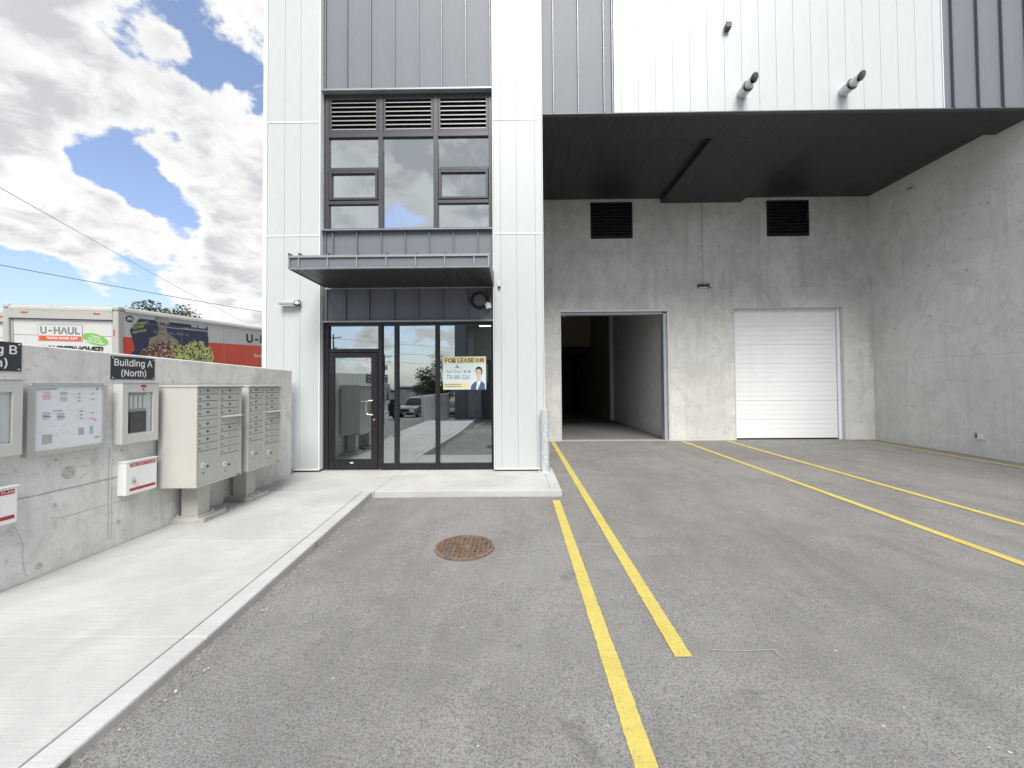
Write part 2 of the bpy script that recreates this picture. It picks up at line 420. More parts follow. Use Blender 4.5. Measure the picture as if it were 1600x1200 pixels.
def quad(name, parent, pts, mat):
    bm = bmesh.new(); bm.faces.new([bm.verts.new(q) for q in pts]); 
    me = bpy.data.meshes.new(name); bm.to_mesh(me); bm.free(); me.materials.append(mat)
    return link(name, me, parent, (0, 0, 0))

FACE = {'front': (Vector((1, 0, 0)), Vector((0, 0, 1)), Vector((0, -1, 0))),     # faces the camera
        'side': (Vector((0, 1, 0)), Vector((0, 0, 1)), Vector((1, 0, 0))),      # on the left wall, faces +X
        'right_side': (Vector((0, 1, 0)), Vector((0, 0, 1)), Vector((1, 0, 0)))}
SANS = None
try:        # the plain sans that ships inside Blender itself; the built-in face is used if it is not there
    import os
    SANS = bpy.data.fonts.load(os.path.join(bpy.utils.system_resource('DATAFILES', path='fonts'), 'Inter.woff2'))
except Exception: SANS = None
def text_mesh(body, w, h, thick=.0, bold=0.0, shear=0.0, spacing=1.0):
    cu = bpy.data.curves.new('t', 'FONT'); cu.body = body
    if SANS and all(ord(ch) < 256 for ch in body): cu.font = SANS
    cu.size = 1.0; cu.size = 1.0; cu.offset = bold; cu.shear = shear
    cu.align_x = 'CENTER'; cu.space_line = .92; cu.resolution_u = 3; cu.space_character = spacing
    ob = bpy.data.objects.new('t', cu); C.objects.link(ob)
    bpy.context.view_layer.update()
    dg = bpy.context.evaluated_depsgraph_get()
    me = bpy.data.meshes.new_from_object(ob.evaluated_get(dg))
    bpy.data.objects.remove(ob); bpy.data.curves.remove(cu)
    xs = [v.co.x for v in me.vertices]; ys = [v.co.y for v in me.vertices]
    if not xs: return me
    cx, cy = (min(xs) + max(xs)) / 2, (min(ys) + max(ys)) / 2
    sx = w / (max(xs) - min(xs)); sy = (h / (max(ys) - min(ys))) if h else sx
    for v in me.vertices: v.co = Vector(((v.co.x - cx) * sx, (v.co.y - cy) * sy, 0))
    return me
def text(name, parent, body, c, w, h, face, mat, bold=0.0, shear=0.0, rot=0.0, spacing=1.0):
    """flat lettering centred at world point c; rot turns it in its plane"""
    me = text_mesh(body, w, h, 0, bold, shear, spacing)
    u, v, n = FACE[face] if isinstance(face, str) else face
    cr, sr = math.cos(R(rot)), math.sin(R(rot))
    for q in me.vertices:
        x, y = q.co.x * cr - q.co.y * sr, q.co.x * sr + q.co.y * cr
        q.co = u * x + v * y
    me.materials.clear(); me.materials.append(mat)
    return link(name, me, parent, c)
def decal(name, parent, pts, c, face, mat, lift=0.0):
    """flat print: polygon pts (u, v) about world point c"""
    u, v, n = FACE[face] if isinstance(face, str) else face
    bm = bmesh.new(); bm.faces.new([bm.verts.new(u * a + v * b + n * lift) for a, b in pts])
    me = bpy.data.meshes.new(name); bm.to_mesh(me); bm.free(); me.materials.append(mat)
    return link(name, me, parent, c)
def ell(a, b, n=24): return [(a * math.cos(2 * math.pi * i / n), b * math.sin(2 * math.pi * i / n)) for i in range(n)]
def rect(a, b): return [(-a, -b), (a, -b), (a, b), (-a, b)]

# ------------------------------------------------------------------ ground
def sst(a, b, x):
    k = max(0., min(1., (x - a) / (b - a))); return k * k * (3 - 2 * k)
def g(x, y):
    """height of the ground"""
    if y < 1.0: road = -.16 - .05 * (1.0 - max(y, -45)) * 1.0
    else: road = -.15 + .01 * (min(y, 12.6) - 2)
    left = -.05 - .0128 * (y - 1.8) if y > 1.8 else road + .10 * sst(-3, 1.8, y)
    if y > 7.2: left = -.118
    k = sst(-2.45, -.4, x) if y > -3 else 1.0
    r = left * (1 - k) + road * k if x > -4.56 else left
    if x < -4.56:
        yard = .12 + .061 * (min(max(y, 3.0), 45) - 8.5)
        yb = road if y < 3.0 else yard
        r = r + (yb - r) * sst(-4.56, -4.64, -0 + x) if False else yb
    return r
xs = [-900, -300, -120, -70, -50, -40, -32, -26, -20, -16, -12, -9, -7, -5.5, -4.64, -4.56, -4.3, -3.8, -3.2, -2.8, -2.5]
xs += [-2.4 + i * .12 for i in range(0, 30)] + [1.3 + i * .5 for i in range(0, 22)] + [12.5, 14, 18, 26, 40, 80, 200, 900]
ys = [-900, -300, -120, -70, -45, -36, -30, -25, -20, -16, -12, -9, -7, -5, -4, -3, -2, -1, -.5, 0, .5, 1.0]
ys += [1.2 + i * .25 for i in range(46)] + [12.62, 13.2, 15, 18, 22, 30, 45, 70, 120, 300, 900]
bm = bmesh.new()
gv = [[bm.verts.new((x, y, g(x, y) + random.uniform(-.002, .002) * (abs(x) < 12 and 1 < y < 12.6))) for x in xs] for y in ys]
for j in range(len(ys) - 1):
    for i in range(len(xs) - 1): bm.faces.new((gv[j][i], gv[j][i + 1], gv[j + 1][i + 1], gv[j + 1][i]))
ground = part('asphalt_ground', bm, MATS['asphalt'], None, True, (0, 0, 0)); ground['kind'] = 'structure'
ground['label'] = 'worn grey asphalt of the loading yard'

def strip(name, parent, x0, x1, y0, y1, mat, lift=.006, n=None, xa=None):
    """thin sheet following the ground"""
    n = n or max(2, int(abs(y1 - y0) / .035)); bm = bmesh.new(); prev = None
    for i in range(n + 1):
        y = y0 + (y1 - y0) * i / n
        q = [bm.verts.new((x, y, max(g(x0, y), g(x1, y)) + lift)) for x in (x0 + random.uniform(-.0035, .0035), x1 + random.uniform(-.0035, .0035))]
        if prev: bm.faces.new((prev[0], prev[1], q[1], q[0]))
        prev = q
    return part(name, bm, mat, parent, False)
for (x0, x1, y0, y1) in [(.58, .70, -2.6, 6.40), (1.10, 1.22, 2.79, 12.58), (5.20, 5.32, 1.0, 12.45), (6.62, 6.74, 1.0, 12.45), (10.84, 10.95, 1.0, 12.35),
                         (-2.2, -2.08, -12, -3.5)]:
    strip('painted_line', ground, x0, x1, y0, y1, M_yel)
# chalk marks
M_chalk = paint('chalk', (.36, .355, .34), .8)
def polyline(name, parent, pts, w, mat, lift=.009):
    bm = bmesh.new()
    for a, b in zip(pts[:-1], pts[1:]):
        d = Vector((b[0] - a[0], b[1] - a[1])).normalized() * w; nx, ny = -d.y, d.x
        bm.faces.new([bm.verts.new((q[0] + s * nx, q[1] + s * ny, g(q[0], q[1]) + lift)) for q, s in ((a, 1), (a, -1), (b, -1), (b, 1))])
    return part(name, bm, mat, parent)
for k in range(4):
    polyline('chalk_mark', ground, [(2.28 + k * .042, 3.80 - .02 * k), (2.315 + k * .042, 3.74 - .02 * k)], .0025, M_chalk)
polyline('chalk_mark', ground, [(1.36, 2.86), (1.60, 2.845), (1.83, 2.86), (1.83, 2.80)], .003, M_chalk)

# pavement: slabs and kerb pieces
walk = link('sidewalk', None, None, (0, 0, 0)); walk['kind'] = 'structure'; walk['label'] = 'pale broom finished concrete sidewalk beside the low wall'
def kx(y): return -2.145 - (y - 1.8) * .0600 if y > 1.8 else -2.145 + (1.8 - y) * .0
def poly_slab(name, pts, z0, z1, mat, bev=.006):
    bm = bmesh.new(); bm_prism(bm, pts, 'z', z0, z1)
    es = [e for e in bm.edges if all(abs(v.co.z - z1) < 1e-5 for v in e.verts)]
    bmesh.ops.bevel(bm, geom=es, offset=bev, segments=2, affect='EDGES', profile=.5)
    return part(name, bm, mat, walk)
def kband(y): return kx(y) - .17
gp = .003
poly_slab('joint_filler', [(-4.49, -3), (kx(-3) - .02, -3), (kx(1.8) - .02, 1.8), (kx(6.6) - .02, 6.64), (.74, 6.64), (.74, 8.38), (-4.49, 8.38)], -.36, -.012, paint('joint_filler', (.26, .25, .235), .9))
SY = [(-3.0, -.4), (-.4, 1.19), (1.19, 2.79), (2.79, 4.52), (4.52, 6.60), (6.60, 8.40)]
for (a, b) in SY:
    last = b > 8
    xr = (lambda y: -2.40) if last else kband
    poly_slab('slab', [(-4.49, a + gp), (xr(a) - gp, a + gp), (xr(b) - gp, b - gp), (-4.49, b - gp)] if not last else [(-4.49, a + gp), (-2.405, a + gp), (-2.385, b), (-5.6, b), (-5.6, 7.86), (-4.49, 7.86)], -.35, 0, M_slab)
    if not last:
        poly_slab('kerb', [(kband(a) + gp, a + gp), (kx(a), a + gp), (kx(b), b - gp), (kband(b) + gp, b - gp)], -.35, 0.0, M_kerb, .015)
poly_slab('slab', [(-2.397, 6.80), (.57, 6.80), (.57, 8.40), (-2.378, 8.40)], -.35, 0, M_slab)
poly_slab('kerb', [(-2.40, 6.62), (.76, 6.62), (.76, 6.796), (-2.397, 6.796)], -.35, 0, M_kerb, .012)
poly_slab('kerb', [(.574, 6.80), (.76, 6.80), (.76, 8.40), (.574, 8.40)], -.35, 0, M_kerb, .012)
M_redmark = paint('red_mark', (.40, .12, .10), .8)
quad('paint_mark', walk, [(kx(4.50) + .0025, 4.495, -.075), (kx(4.5) + .0025, 4.515, -.075), (kx(4.5) + .0025, 4.515, -.005), (kx(4.5) + .0025, 4.495, -.005)], M_redmark)

# manhole
mh = thing('manhole_cover', 'round rusty iron manhole grate set in the asphalt', 'manhole cover', (-.61, 4.60, g(-.61, 4.6)))
mx, my, mz, mr = -.61, 4.60, g(-.61, 4.6) + .004, .345
cyl('base_disc', mh, (mx, my, mz - .02), (mx, my, mz + .003), mr - .02, paint('iron_recess', (.020, .016, .014), .85), 40)
bm = bmesh.new()
rg = []
for k in range(48):
    a = 2 * math.pi * k / 48
    rg.append([bm.verts.new((mx + r * math.cos(a), my + r * math.sin(a), z)) for r, z in ((mr, mz - .01), (mr, mz + .016), (mr - .028, mz + .018), (mr - .030, mz))])
for k in range(48):
    A, B = rg[k], rg[(k + 1) % 48]
    for j in range(3): bm.faces.new((A[j], B[j], B[j + 1], A[j + 1]))
part('ring', bm, M_rust, mh)
N = 11
for k in range(-5, 6):
    q = k * (mr - .03) / 5.7; L = math.sqrt(max(0.0, (mr - .03) ** 2 - q * q))
    box('grate_bar', mh, mx + q - .007, mx + q + .007, my - L, my + L, mz, mz + .0145, M_rust)
    box('grate_bar', mh, mx - L, mx + L, my + q - .007, my + q + .007, mz, mz + .0150, M_rust)
cyl('centre_boss', mh, (mx, my, mz), (mx, my, mz + .017), .055, M_rust, 20)

# loose stones
bm = bmesh.new()
for k in range(340):
    r_ = random.random()
    if r_ < .35: y = random.uniform(1.2, 6.5); x = kx(y) + abs(random.gauss(.04, .10)) + .02
    elif r_ < .6: x = random.uniform(4, 11.3); y = 12.55 - abs(random.gauss(0, .35))
    else: x = random.uniform(-2, 11); y = random.uniform(1.5, 12.2)
    s = random.choice([.004, .005, .007, .009]) * (1 + y / 12); z = g(x, y) + .003
    if y > 6.5 and x < .9: continue
    vs = [bm.verts.new((x + s * random.uniform(-1, 1), y + s * random.uniform(-1, 1), z + s * random.uniform(0, .9))) for _ in range(6)]
    bmesh.ops.convex_hull(bm, input=vs, use_existing_faces=False)
st = part('gravel', bm, paint('stone_chip', (.46, .45, .42), .8), None, False, (0, 0, 0)); st['kind'] = 'stuff'; st['label'] = 'scattered pale stone chips on the asphalt'; st['category'] = 'gravel'

bm = bmesh.new()
for k in range(2600):
    q = random.random()
    if q < .72: y = random.uniform(1.1, 6.6); x = kx(y) + abs(random.gauss(0, .09)) + .006
    elif q < .86: x = random.uniform(-2.4, .8); y = 6.615 - abs(random.gauss(0, .05))
    else: y = random.uniform(8.9, 12.5); x = 11.45 - abs(random.gauss(0, .12))
    s = random.uniform(.003, .010); z = g(x, y) + .001
    A = [bm.verts.new((x + s * math.cos(a + k) * random.uniform(.7, 1.2), y + s * math.sin(a + k) * random.uniform(.7, 1.2), z)) for a in (0, 2.1, 4.2)]
    t_ = bm.verts.new((x, y, z + s * random.uniform(.5, 1.1)))
    for i in range(3): bm.faces.new((A[i], A[(i + 1) % 3], t_))
st = part('asphalt_crumbs', bm, MATS['asphalt'], None, False, (0, 0, 0)); st['kind'] = 'stuff'; st['label'] = 'loose dark asphalt crumbs along the kerb'; st['category'] = 'gravel'

# ------------------------------------------------------------------ main building
B = thing('industrial_building', 'white and grey clad concrete industrial unit with glazed entrance and loading alcove', 'building', (0, 8.3, 0))
TOP = 12.2
# cores (everything the cladding hangs on)
box('wall_core', B, -5.26, -4.09, 8.125, 8.50, .04, TOP, M_back)
box('wall_core', B, -.435, .565, 8.125, 8.50, .04, TOP, M_back)
box('wall_core', B, -4.09, -.435, 8.34, 8.50, 3.12, 5.06, M_back)
box('wall_core', B, -4.09, -.435, 8.34, 8.50, 8.08, TOP, M_back)
box('wall_core', B, .59, 11.8, 8.44, 8.60, 7.65, TOP, M_back)
box('concrete_wall', B, .30, .56, 8.50, 12.65, -.3, 7.9, M_alc2)
box('side_wall', B, -5.26, -5.06, 8.50, 34, -.3, TOP, M_whitetrim)
box('roof', B, -5.26, 12.0, 8.50, 34, TOP - .3, TOP, M_ind)

def panels(xs_, zs_, y, thick, mat, name='cladding_panel', gap=.0022, parent=B, bev=.0012):
    for a, b in zip(xs_[:-1], xs_[1:]):
        for c, d in zip(zs_[:-1], zs_[1:]):
            box(name, parent, a + gap, b - gap, y, y + thick, c + gap, d - gap, mat, bev)
zc = [.075, 4.93, 7.34, TOP]
panels([-5.195, -4.834, -4.495, -4.105], zc, 8.10, .03, M_white)
panels([-.440, -.296, .039, .428, .575], zc, 8.10, .03, M_white)
box('base_flashing', B, -5.20, -4.085, 8.085, 8.13, .035, .072, M_whitetrim, .004)
box('base_flashing', B, -.455, .585, 8.085, 8.13, .035, .072, M_whitetrim, .004)
box('corner_trim', B, -5.285, -5.20, 8.088, 8.15, .04, TOP, M_whitetrim, .004)
box('corner_trim', B, -4.102, -4.075, 8.092, 8.24, .04, TOP, M_whitetrim, .003)
box('corner_trim', B, -.462, -.443, 8.092, 8.24, .04, TOP, M_whitetrim, .003)
box('corner_trim', B, .578, .592, 8.092, 8.46, .04, TOP, M_whitetrim, .003)
for z in (4.93, 7.34):
    for a, b in ((-5.197, -4.104), (-.442, .577)): box('joint_trim', B, a, b, 8.092, 8.128, z - .014, z + .014, M_whitetrim, .002)

def seamed(x0, x1, z0, z1, y, seams, sw=.024, sd=.04, mat=M_dark, parent=B):
    e = [x0] + seams + [x1]
    for a, b in zip(e[:-1], e[1:]):
        if b - a > .03: box('metal_panel', parent, a + .001, b - .001, y, y + .03, z0, z1, mat)
    for s in seams: box('seam', parent, s - sw / 2, s + sw / 2, y - sd, y + .001, z0 + .002, z1 - .002, M_seam, .003)
seamed(-4.074, -.463, 8.085, TOP, 8.245, [-4.03 + .0, -3.57, -3.06, -2.55, -2.04, -1.535, -1.02, -.50])
seamed(-4.074, -.463, 4.10, 5.055, 8.245, [-4.02, -3.86, -3.35, -2.83, -2.32, -1.81, -1.30, -.78])
seamed(-4.074, -.463, 3.15, 3.835, 8.245, [-3.99, -3.60, -3.10, -2.57, -2.06, -1.54, -1.01, -.53])
box('head_flashing', B, -4.074, -.463, 8.135, 8.30, 8.045, 8.083, M_seam2, .003)
box('sill_flashing', B, -4.074, -.463, 8.15, 8.34, 5.058, 5.085, M_seam2, .003)
box('drip_flashing', B, -4.074, -.463, 8.15, 8.34, 3.115, 3.147, M_seam2, .003)

# upper facade over the loading alcove
panels([2.20, 2.333] + [2.333 + .3735 * k for k in range(1, 19)] + [9.24], [7.655, TOP], 8.40, .035, M_white, gap=.0024)
box('corner_trim', B, 2.178, 2.198, 8.385, 8.44, 7.655, TOP, M_whitetrim, .003)
box('corner_trim', B, 9.242, 9.262, 8.385, 8.44, 7.655, TOP, M_whitetrim, .003)
seamed(.594, 2.176, 7.655, TOP, 8.41, [.86, 1.40, 1.955, 2.14])
seamed(9.264, 13.5, 7.655, TOP, 8.41, [9.45, 9.99, 10.51, 11.03, 11.55, 12.07, 12.6, 13.1], sw=.034, sd=.06)
box('drip_flashing', B, .594, 13.5, 8.37, 8.46, 7.628, 7.652, paint('dark_trim', (.10, .105, .11), .4, .3), .003)

# soffit boards (front band and bulkhead low, the two bays behind higher)
def boards(x0, x1, y0, y1, z, w=.42, thick=.03):
    n = max(1, round((x1 - x0) / w)); ww = (x1 - x0) / n
    for k in range(n):
        box('soffit_board', B, x0 + k * ww + .002, x0 + (k + 1) * ww - .002, y0, y1, z, z + thick, M_soff, .001)
boards(.60, 11.44, 8.47, 9.28, 7.64)
boards(4.76, 7.31, 9.284, 12.64, 7.64)
boards(.60, 4.74, 9.31, 12.64, 7.79)
boards(7.33, 11.44, 9.31, 12.64, 7.79)
box('bulkhead_side', B, 4.735, 4.757, 9.284, 12.64, 7.642, 7.786, M_soff)
box('bulkhead_side', B, 7.313, 7.328, 9.284, 12.64, 7.642, 7.786, M_soff)
box('bulkhead_side', B, .60, 4.733, 9.284, 9.305, 7.642, 7.786, M_soff)
box('bulkhead_side', B, 7.33, 11.44, 9.284, 9.305, 7.642, 7.786, M_soff)
box('ceiling_deck', B, .57, 11.48, 8.60, 12.66, 7.83, 7.95, M_black)

# alcove back wall with its openings, and the right wall
d1 = (1.45, 4.945, 4.17); d2 = (7.05, 10.52, 4.21)
L1 = (2.46, 3.83, 6.50, 7.70); L2 = (8.15, 9.52, 6.52, 7.70)
YB = 12.65
def wallpiece(x0, x1, z0, z1, mat=M_alc): return box('concrete_wall', B, x0, x1, YB, YB + .25, z0, z1, mat)
bm = bmesh.new()
def wb(x0, x1, z0, z1): bm_box(bm, x0, x1, YB, YB + .25, z0, z1)
holes = [(d1[0], d1[1], -.4, d1[2]), (d2[0], d2[1], -.4, d2[2]), L1, L2]
xe = sorted({.56, 11.7} | {h[0] for h in holes} | {h[1] for h in holes}); ze = sorted({-.4, 7.83} | {h[2] for h in holes} | {h[3] for h in holes})
V = {}
def vv(x, y, z):
    k = (round(x, 3), round(y, 3), round(z, 3))
    if k not in V: V[k] = bm.verts.new((x, y, z))
    return V[k]
solid = lambda i, k: 0 <= i < len(xe) - 1 and 0 <= k < len(ze) - 1 and not any(h[0] <= (xe[i] + xe[i + 1]) / 2 <= h[1] and h[2] <= (ze[k] + ze[k + 1]) / 2 <= h[3] for h in holes)
for i in range(len(xe) - 1):
    for k in range(len(ze) - 1):
        if not solid(i, k): continue
        a, b, c, d = xe[i], xe[i + 1], ze[k], ze[k + 1]
        for y in (YB, YB + .25): bm.faces.new((vv(a, y, c), vv(b, y, c), vv(b, y, d), vv(a, y, d)))
        for (di, dk, p, q) in ((-1, 0, (a, c), (a, d)), (1, 0, (b, c), (b, d)), (0, -1, (a, c), (b, c)), (0, 1, (a, d), (b, d))):
            if not solid(i + di, k + dk):
                bm.faces.new((vv(p[0], YB, p[1]), vv(q[0], YB, q[1]), vv(q[0], YB + .25, q[1]), vv(p[0], YB + .25, p[1])))
part('concrete_wall', bm, M_alc, B)
box('concrete_wall', B, 11.46, 11.8, .5, 12.648, -.5, 7.645, M_alc2)
box('concrete_wall', B, 11.46, 11.8, 8.47, 12.648, 7.647, 7.83, M_alc2)

# form-tie holes as shallow pits with a rim
def tie_hole(parent, c, n, r=.028):
    c = Vector(c); n = Vector(n); bm = bmesh.new()
    u = n.orthogonal().normalized(); v = n.cross(u); rings = []
    for rr, d in ((r * 1.5, .0012), (r * 1.15, .004), (r, .003), (r * .55, .0015), (0.001, .0012)):
        rings.append([bm.verts.new(c + n * d + (u * math.cos(a * math.pi / 7) + v * math.sin(a * math.pi / 7)) * rr) for a in range(14)])
    for A, Bq in zip(rings[:-1], rings[1:]):
        for k in range(14): bm.faces.new((A[k], A[(k + 1) % 14], Bq[(k + 1) % 14], Bq[k]))
    return part('tie_hole', bm, M_tie, parent)
M_tie = paint('tie_hole_grout', (.44, .435, .41), .9, 0, .15, 20)
def alc_px(px, py):   # point on the right wall seen at that place of the photograph was measured by hand; kept as numbers
    return None
for (y, z) in [(11.6, 5.3), (11.9, 6.9), (10.9, 5.0), (10.0, 4.6), (10.9, 3.6), (11.9, 3.4), (9.5, 6.1)]:
    tie_hole(B, (11.46, y, z), (-1, 0, 0), .022)
for (x, z) in [(6.6, 6.2), (6.35, 2.9), (6.9, 5.3), (1.0, 5.4), (4.9, 5.6), (11.1, 3.2)]:
    tie_hole(B, (x, YB, z), (0, -1, 0), .02)

# alcove louvres
def louvre(name, x0, x1, z0, z1, y, n, mat, fm, fw=.05, depth=.09):
    bm = bmesh.new()
    for a, b, c, d in ((x0, x0 + fw, z0, z1), (x1 - fw, x1, z0, z1), (x0 + fw, x1 - fw, z0, z0 + fw), (x0 + fw, x1 - fw, z1 - fw, z1)): bm_box(bm, a, b, y, y + depth, c, d, .003)
    f = part(name, bm, fm, B)
    box('louvre_back', f, x0 + .01, x1 - .01, y + depth + .01, y + depth + .03, z0 + .01, z1 - .01, M_black)
    h = (z1 - z0 - 2 * fw) / n
    for k in range(n):
        zz_ = z0 + fw + (k + .5) * h
        bm = bmesh.new(); pr = [(y + .008, zz_ - h * .34), (y + .008, zz_ - h * .16), (y + depth - .015, zz_ + h * .42), (y + depth - .015, zz_ + h * .30)]
        bm_prism(bm, pr, 'x', x0 + fw, x1 - fw); part('blade', bm, mat, f)
    return f
louvre('louvre', L1[0] + .01, L1[1] - .01, L1[2] + .01, L1[3] - .01, YB - .012, 10, M_bladed, M_frame_d)
louvre('louvre', L2[0] + .01, L2[1] - .01, L2[2] + .01, L2[3] - .01, YB - .012, 10, M_bladed, M_frame_d)

# ---- entrance window group
def frame_bars(bars, y0, y1, mat, name, bev=.003):
    f = link(name, None, B, (-2.26, 8.3, bars[0][2]))
    return f
win = link('window', None, B, (-2.26, 8.30, 5.09))
X0, X1, ZA, ZB = -4.06, -.475, 5.088, 8.045
xm = [(-2.913, -2.812), (-1.730, -1.630)]
def fbar(x0, x1, z0, z1, y0=8.262, y1=8.36, parent=win, mat=M_frame): return box('frame_bar', parent, x0, x1, y0, y1, z0, z1, mat, .003)
fbar(X0, X0 + .085, ZA, ZB); fbar(X1 - .075, X1, ZA, ZB)
for a, b in xm: fbar(a, b, ZA, ZB)
cols = [(X0 + .087, -2.915), (-2.810, -1.732), (-1.628, X1 - .077)]
for a, b in cols:
    fbar(a, b, ZA, ZA + .055); fbar(a, b, ZB - .06, ZB); fbar(a, b, 7.115, 7.215)
for a, b in (cols[0], cols[2]):
    fbar(a, b, 6.385, 6.455); fbar(a, b, 5.665, 5.74)
def pane(parent, x0, x1, z0, z1, y=8.315, mat=M_glassu):
    tx, tz = random.uniform(-.0025, .0025), random.uniform(-.0025, .0025)
    bm = bmesh.new(); vs = bm_box(bm, x0, x1, y, y + .008, z0, z1)
    cx, cz = (x0 + x1) / 2, (z0 + z1) / 2
    for v_ in bm.verts: v_.co.y += (v_.co.x - cx) * tx + (v_.co.z - cz) * tz
    return part('pane', bm, mat, parent)
a, b = cols[1]; pane(win, a - .01, b + .01, ZA + .05, 7.12)
for a, b in (cols[0], cols[2]):
    pane(win, a - .01, b + .01, 6.45, 7.12); pane(win, a - .01, b + .01, ZA + .05, 5.67)
    # the opening light in the middle
    for q in ((a + .012, a + .062, 5.752, 6.373), (b - .062, b - .012, 5.752, 6.373), (a + .064, b - .064, 5.752, 5.802), (a + .064, b - .064, 6.323, 6.373)):
        fbar(*q, y0=8.245, y1=8.33)
    fbar(a + .002, a + .010, 5.742, 6.383, 8.29, 8.34, win, M_black); fbar(b - .010, b - .002, 5.742, 6.383, 8.29, 8.34, win, M_black)
    fbar(a + .01, b - .01, 5.742, 5.751, 8.29, 8.34, win, M_black); fbar(a + .01, b - .01, 6.375, 6.384, 8.29, 8.34, win, M_black)
    pane(win, a + .055, b - .055, 5.795, 6.33, 8.30)
for a, b in cols:
    louvre('louvre', a + .005, b - .005, 7.218, ZB - .062, 8.266, 7, M_blade, M_frame, .045, .085)

# ---- canopy
can = link('canopy', None, B, (-2.2, 7.5, 3.83))
CX0, CX1, CY0, CY1, CZ0, CZ1 = -3.99, -.445, 6.80, 8.24, 3.835, 4.075
bm = bmesh.new(); bm_box(bm, CX0 + .02, CX1 - .02, CY0 + .06, CY1, CZ0 + .06, CZ1 - .03); part('canopy_core', bm, M_seam, can)
fs = [-3.80, -3.29, -2.775, -2.26, -1.745, -1.23, -.715]
e = [CX0 + .035] + fs + [CX1 - .035]
for a, b in zip(e[:-1], e[1:]): box('fascia_panel', can, a + .001, b - .001, CY0 + .02, CY0 + .05, CZ0 + .022, CZ1 - .045, M_dark)
for s in fs: box('fascia_rib', can, s - .011, s + .011, CY0 - .012, CY0 + .022, CZ0 + .024, CZ1 - .047, M_seam2, .003)
box('fascia_trim', can, CX0, CX1, CY0 - .01, CY0 + .06, CZ1 - .043, CZ1, M_seam2, .004)
box('fascia_trim', can, CX0, CX1, CY0 - .004, CY0 + .05, CZ0, CZ0 + .020, M_seam2, .004)
box('fascia_trim', can, CX0, CX0 + .033, CY0 - .008, CY0 + .05, CZ0 + .022, CZ1 - .045, M_seam2, .003)
box('fascia_trim', can, CX1 - .033, CX1, CY0 - .008, CY0 + .05, CZ0 + .022, CZ1 - .045, M_seam2, .003)
for x_ in (CX0, CX1 - .02): box('side_fascia', can, x_, x_ + .02, CY0 + .062, CY1 - .1 if x_ < -3 else CY1, CZ0, CZ1 - .01, M_dark)
n = 17; w_ = (CX1 - CX0 - .05) / n
for k in range(n): box('soffit_board', can, CX0 + .025 + k * w_ + .002, CX0 + .025 + (k + 1) * w_ - .002, CY0 + .062, CY1 - .03, CZ0 + .012, CZ0 + .03, M_canopy if False else M_soff, .002)
for s in [CX0 + .01] + fs + [CX1 - .01]:
    bm = bmesh.new(); bm_prism(bm, [(CY0 - .005, CZ1 + .002), (CY0 - .005, CZ1 + .045), (CY0 + .05, CZ1 + .05), (CY1, CZ1 + .03 + .02), (CY1, CZ1 + .002)], 'x', s - .008, s + .008)
    part('roof_seam', bm, M_seam, can)

# ---- storefront
sf = link('storefront', None, B, (-2.25, 8.3, 0.03))
def sbar(x0, x1, z0, z1, y0=8.255, y1=8.36, mat=M_frame_d): return box('frame_bar', sf, x0, x1, y0, y1, z0, z1, mat, .003)
SX0, SX1, SZ0, SZ1 = -4.07, -.445, .012, 3.112
sbar(SX0, SX0 + .10, SZ0, SZ1); sbar(SX1 - .075, SX1, SZ0, SZ1)
sm = [(-2.912, -2.828), (-2.570, -2.488), (-1.702, -1.618)]
for a, b in sm: sbar(a, b, SZ0, SZ1)
sc_ = [(SX0 + .102, -2.914), (-2.826, -2.572), (-2.486, -1.704), (-1.616, SX1 - .077)]
for a, b in sc_: sbar(a, b, SZ1 - .055, SZ1)
for a, b in sc_[1:]: sbar(a, b, SZ0, .10); sbar(a, b, .102, .135, 8.27, 8.35)
a, b = sc_[0]; sbar(a, b, 2.495, 2.565)
pane(sf, a - .01, b + .01, 2.56, 3.06, 8.315, M_glass)
for a, b in sc_[1:]: pane(sf, a - .01, b + .01, .13, 3.06, 8.315, M_glass)
box('threshold', sf, -4.07, -2.83, 8.20, 8.40, .002, .020, M_steel)
# door
door = link('door', None, B, (-3.44, 8.28, .03))
DX0, DX1, DZ0, DZ1 = -3.955, -2.925, .035, 2.48
bm = bmesh.new()
for q in ((DX0, -3.835, DZ0, DZ1), (-3.058, DX1, DZ0, DZ1), (-3.834, -3.059, DZ0, .235), (-3.834, -3.059, 2.375, DZ1)): bm_box(bm, q[0], q[1], 8.245, 8.30, q[2], q[3], .004)
part('door_leaf', bm, M_frame_d, door)
bm = bmesh.new(); bm_box(bm, -3.845, -3.048, 8.27, 8.278, .225, 2.385); part('pane', bm, M_glass, door)
bm = bmesh.new(); hx = -3.02
bm_tube(bm, [(hx, 8.245, 1.17), (hx, 8.18, 1.17), (hx - .06, 8.165, 1.17), (hx - .10, 8.165, 1.19), (hx - .115, 8.165, 1.235), (hx - .115, 8.165, 1.40), (hx - .10, 8.165, 1.445), (hx - .06, 8.165, 1.465), (hx, 8.18, 1.465), (hx, 8.245, 1.465)], .013, 8)
hz = .0
part('pull_handle', bm, M_steel, door, True)
cyl('lock_cylinder', door, (-2.99, 8.232, 1.065), (-2.99, 8.25, 1.065), .022, M_steel)
box('door_tag', door, -3.50, -3.43, 8.240, 8.2445, .150, .172, M_print)
box('window_sticker', door, -3.21, -3.08, 8.266, 8.2695, 2.20, 2.365, paint('sticker', (.62, .60, .60), .5))
for k, (dx, dz) in enumerate([(0, .05), (-.02, .02), (.02, -.01), (0, -.045)]): box('sticker_print', door, -3.16 + dx - .03, -3.16 + dx + .03, 8.2645, 8.2655, 2.285 + dz, 2.293 + dz, M_red)
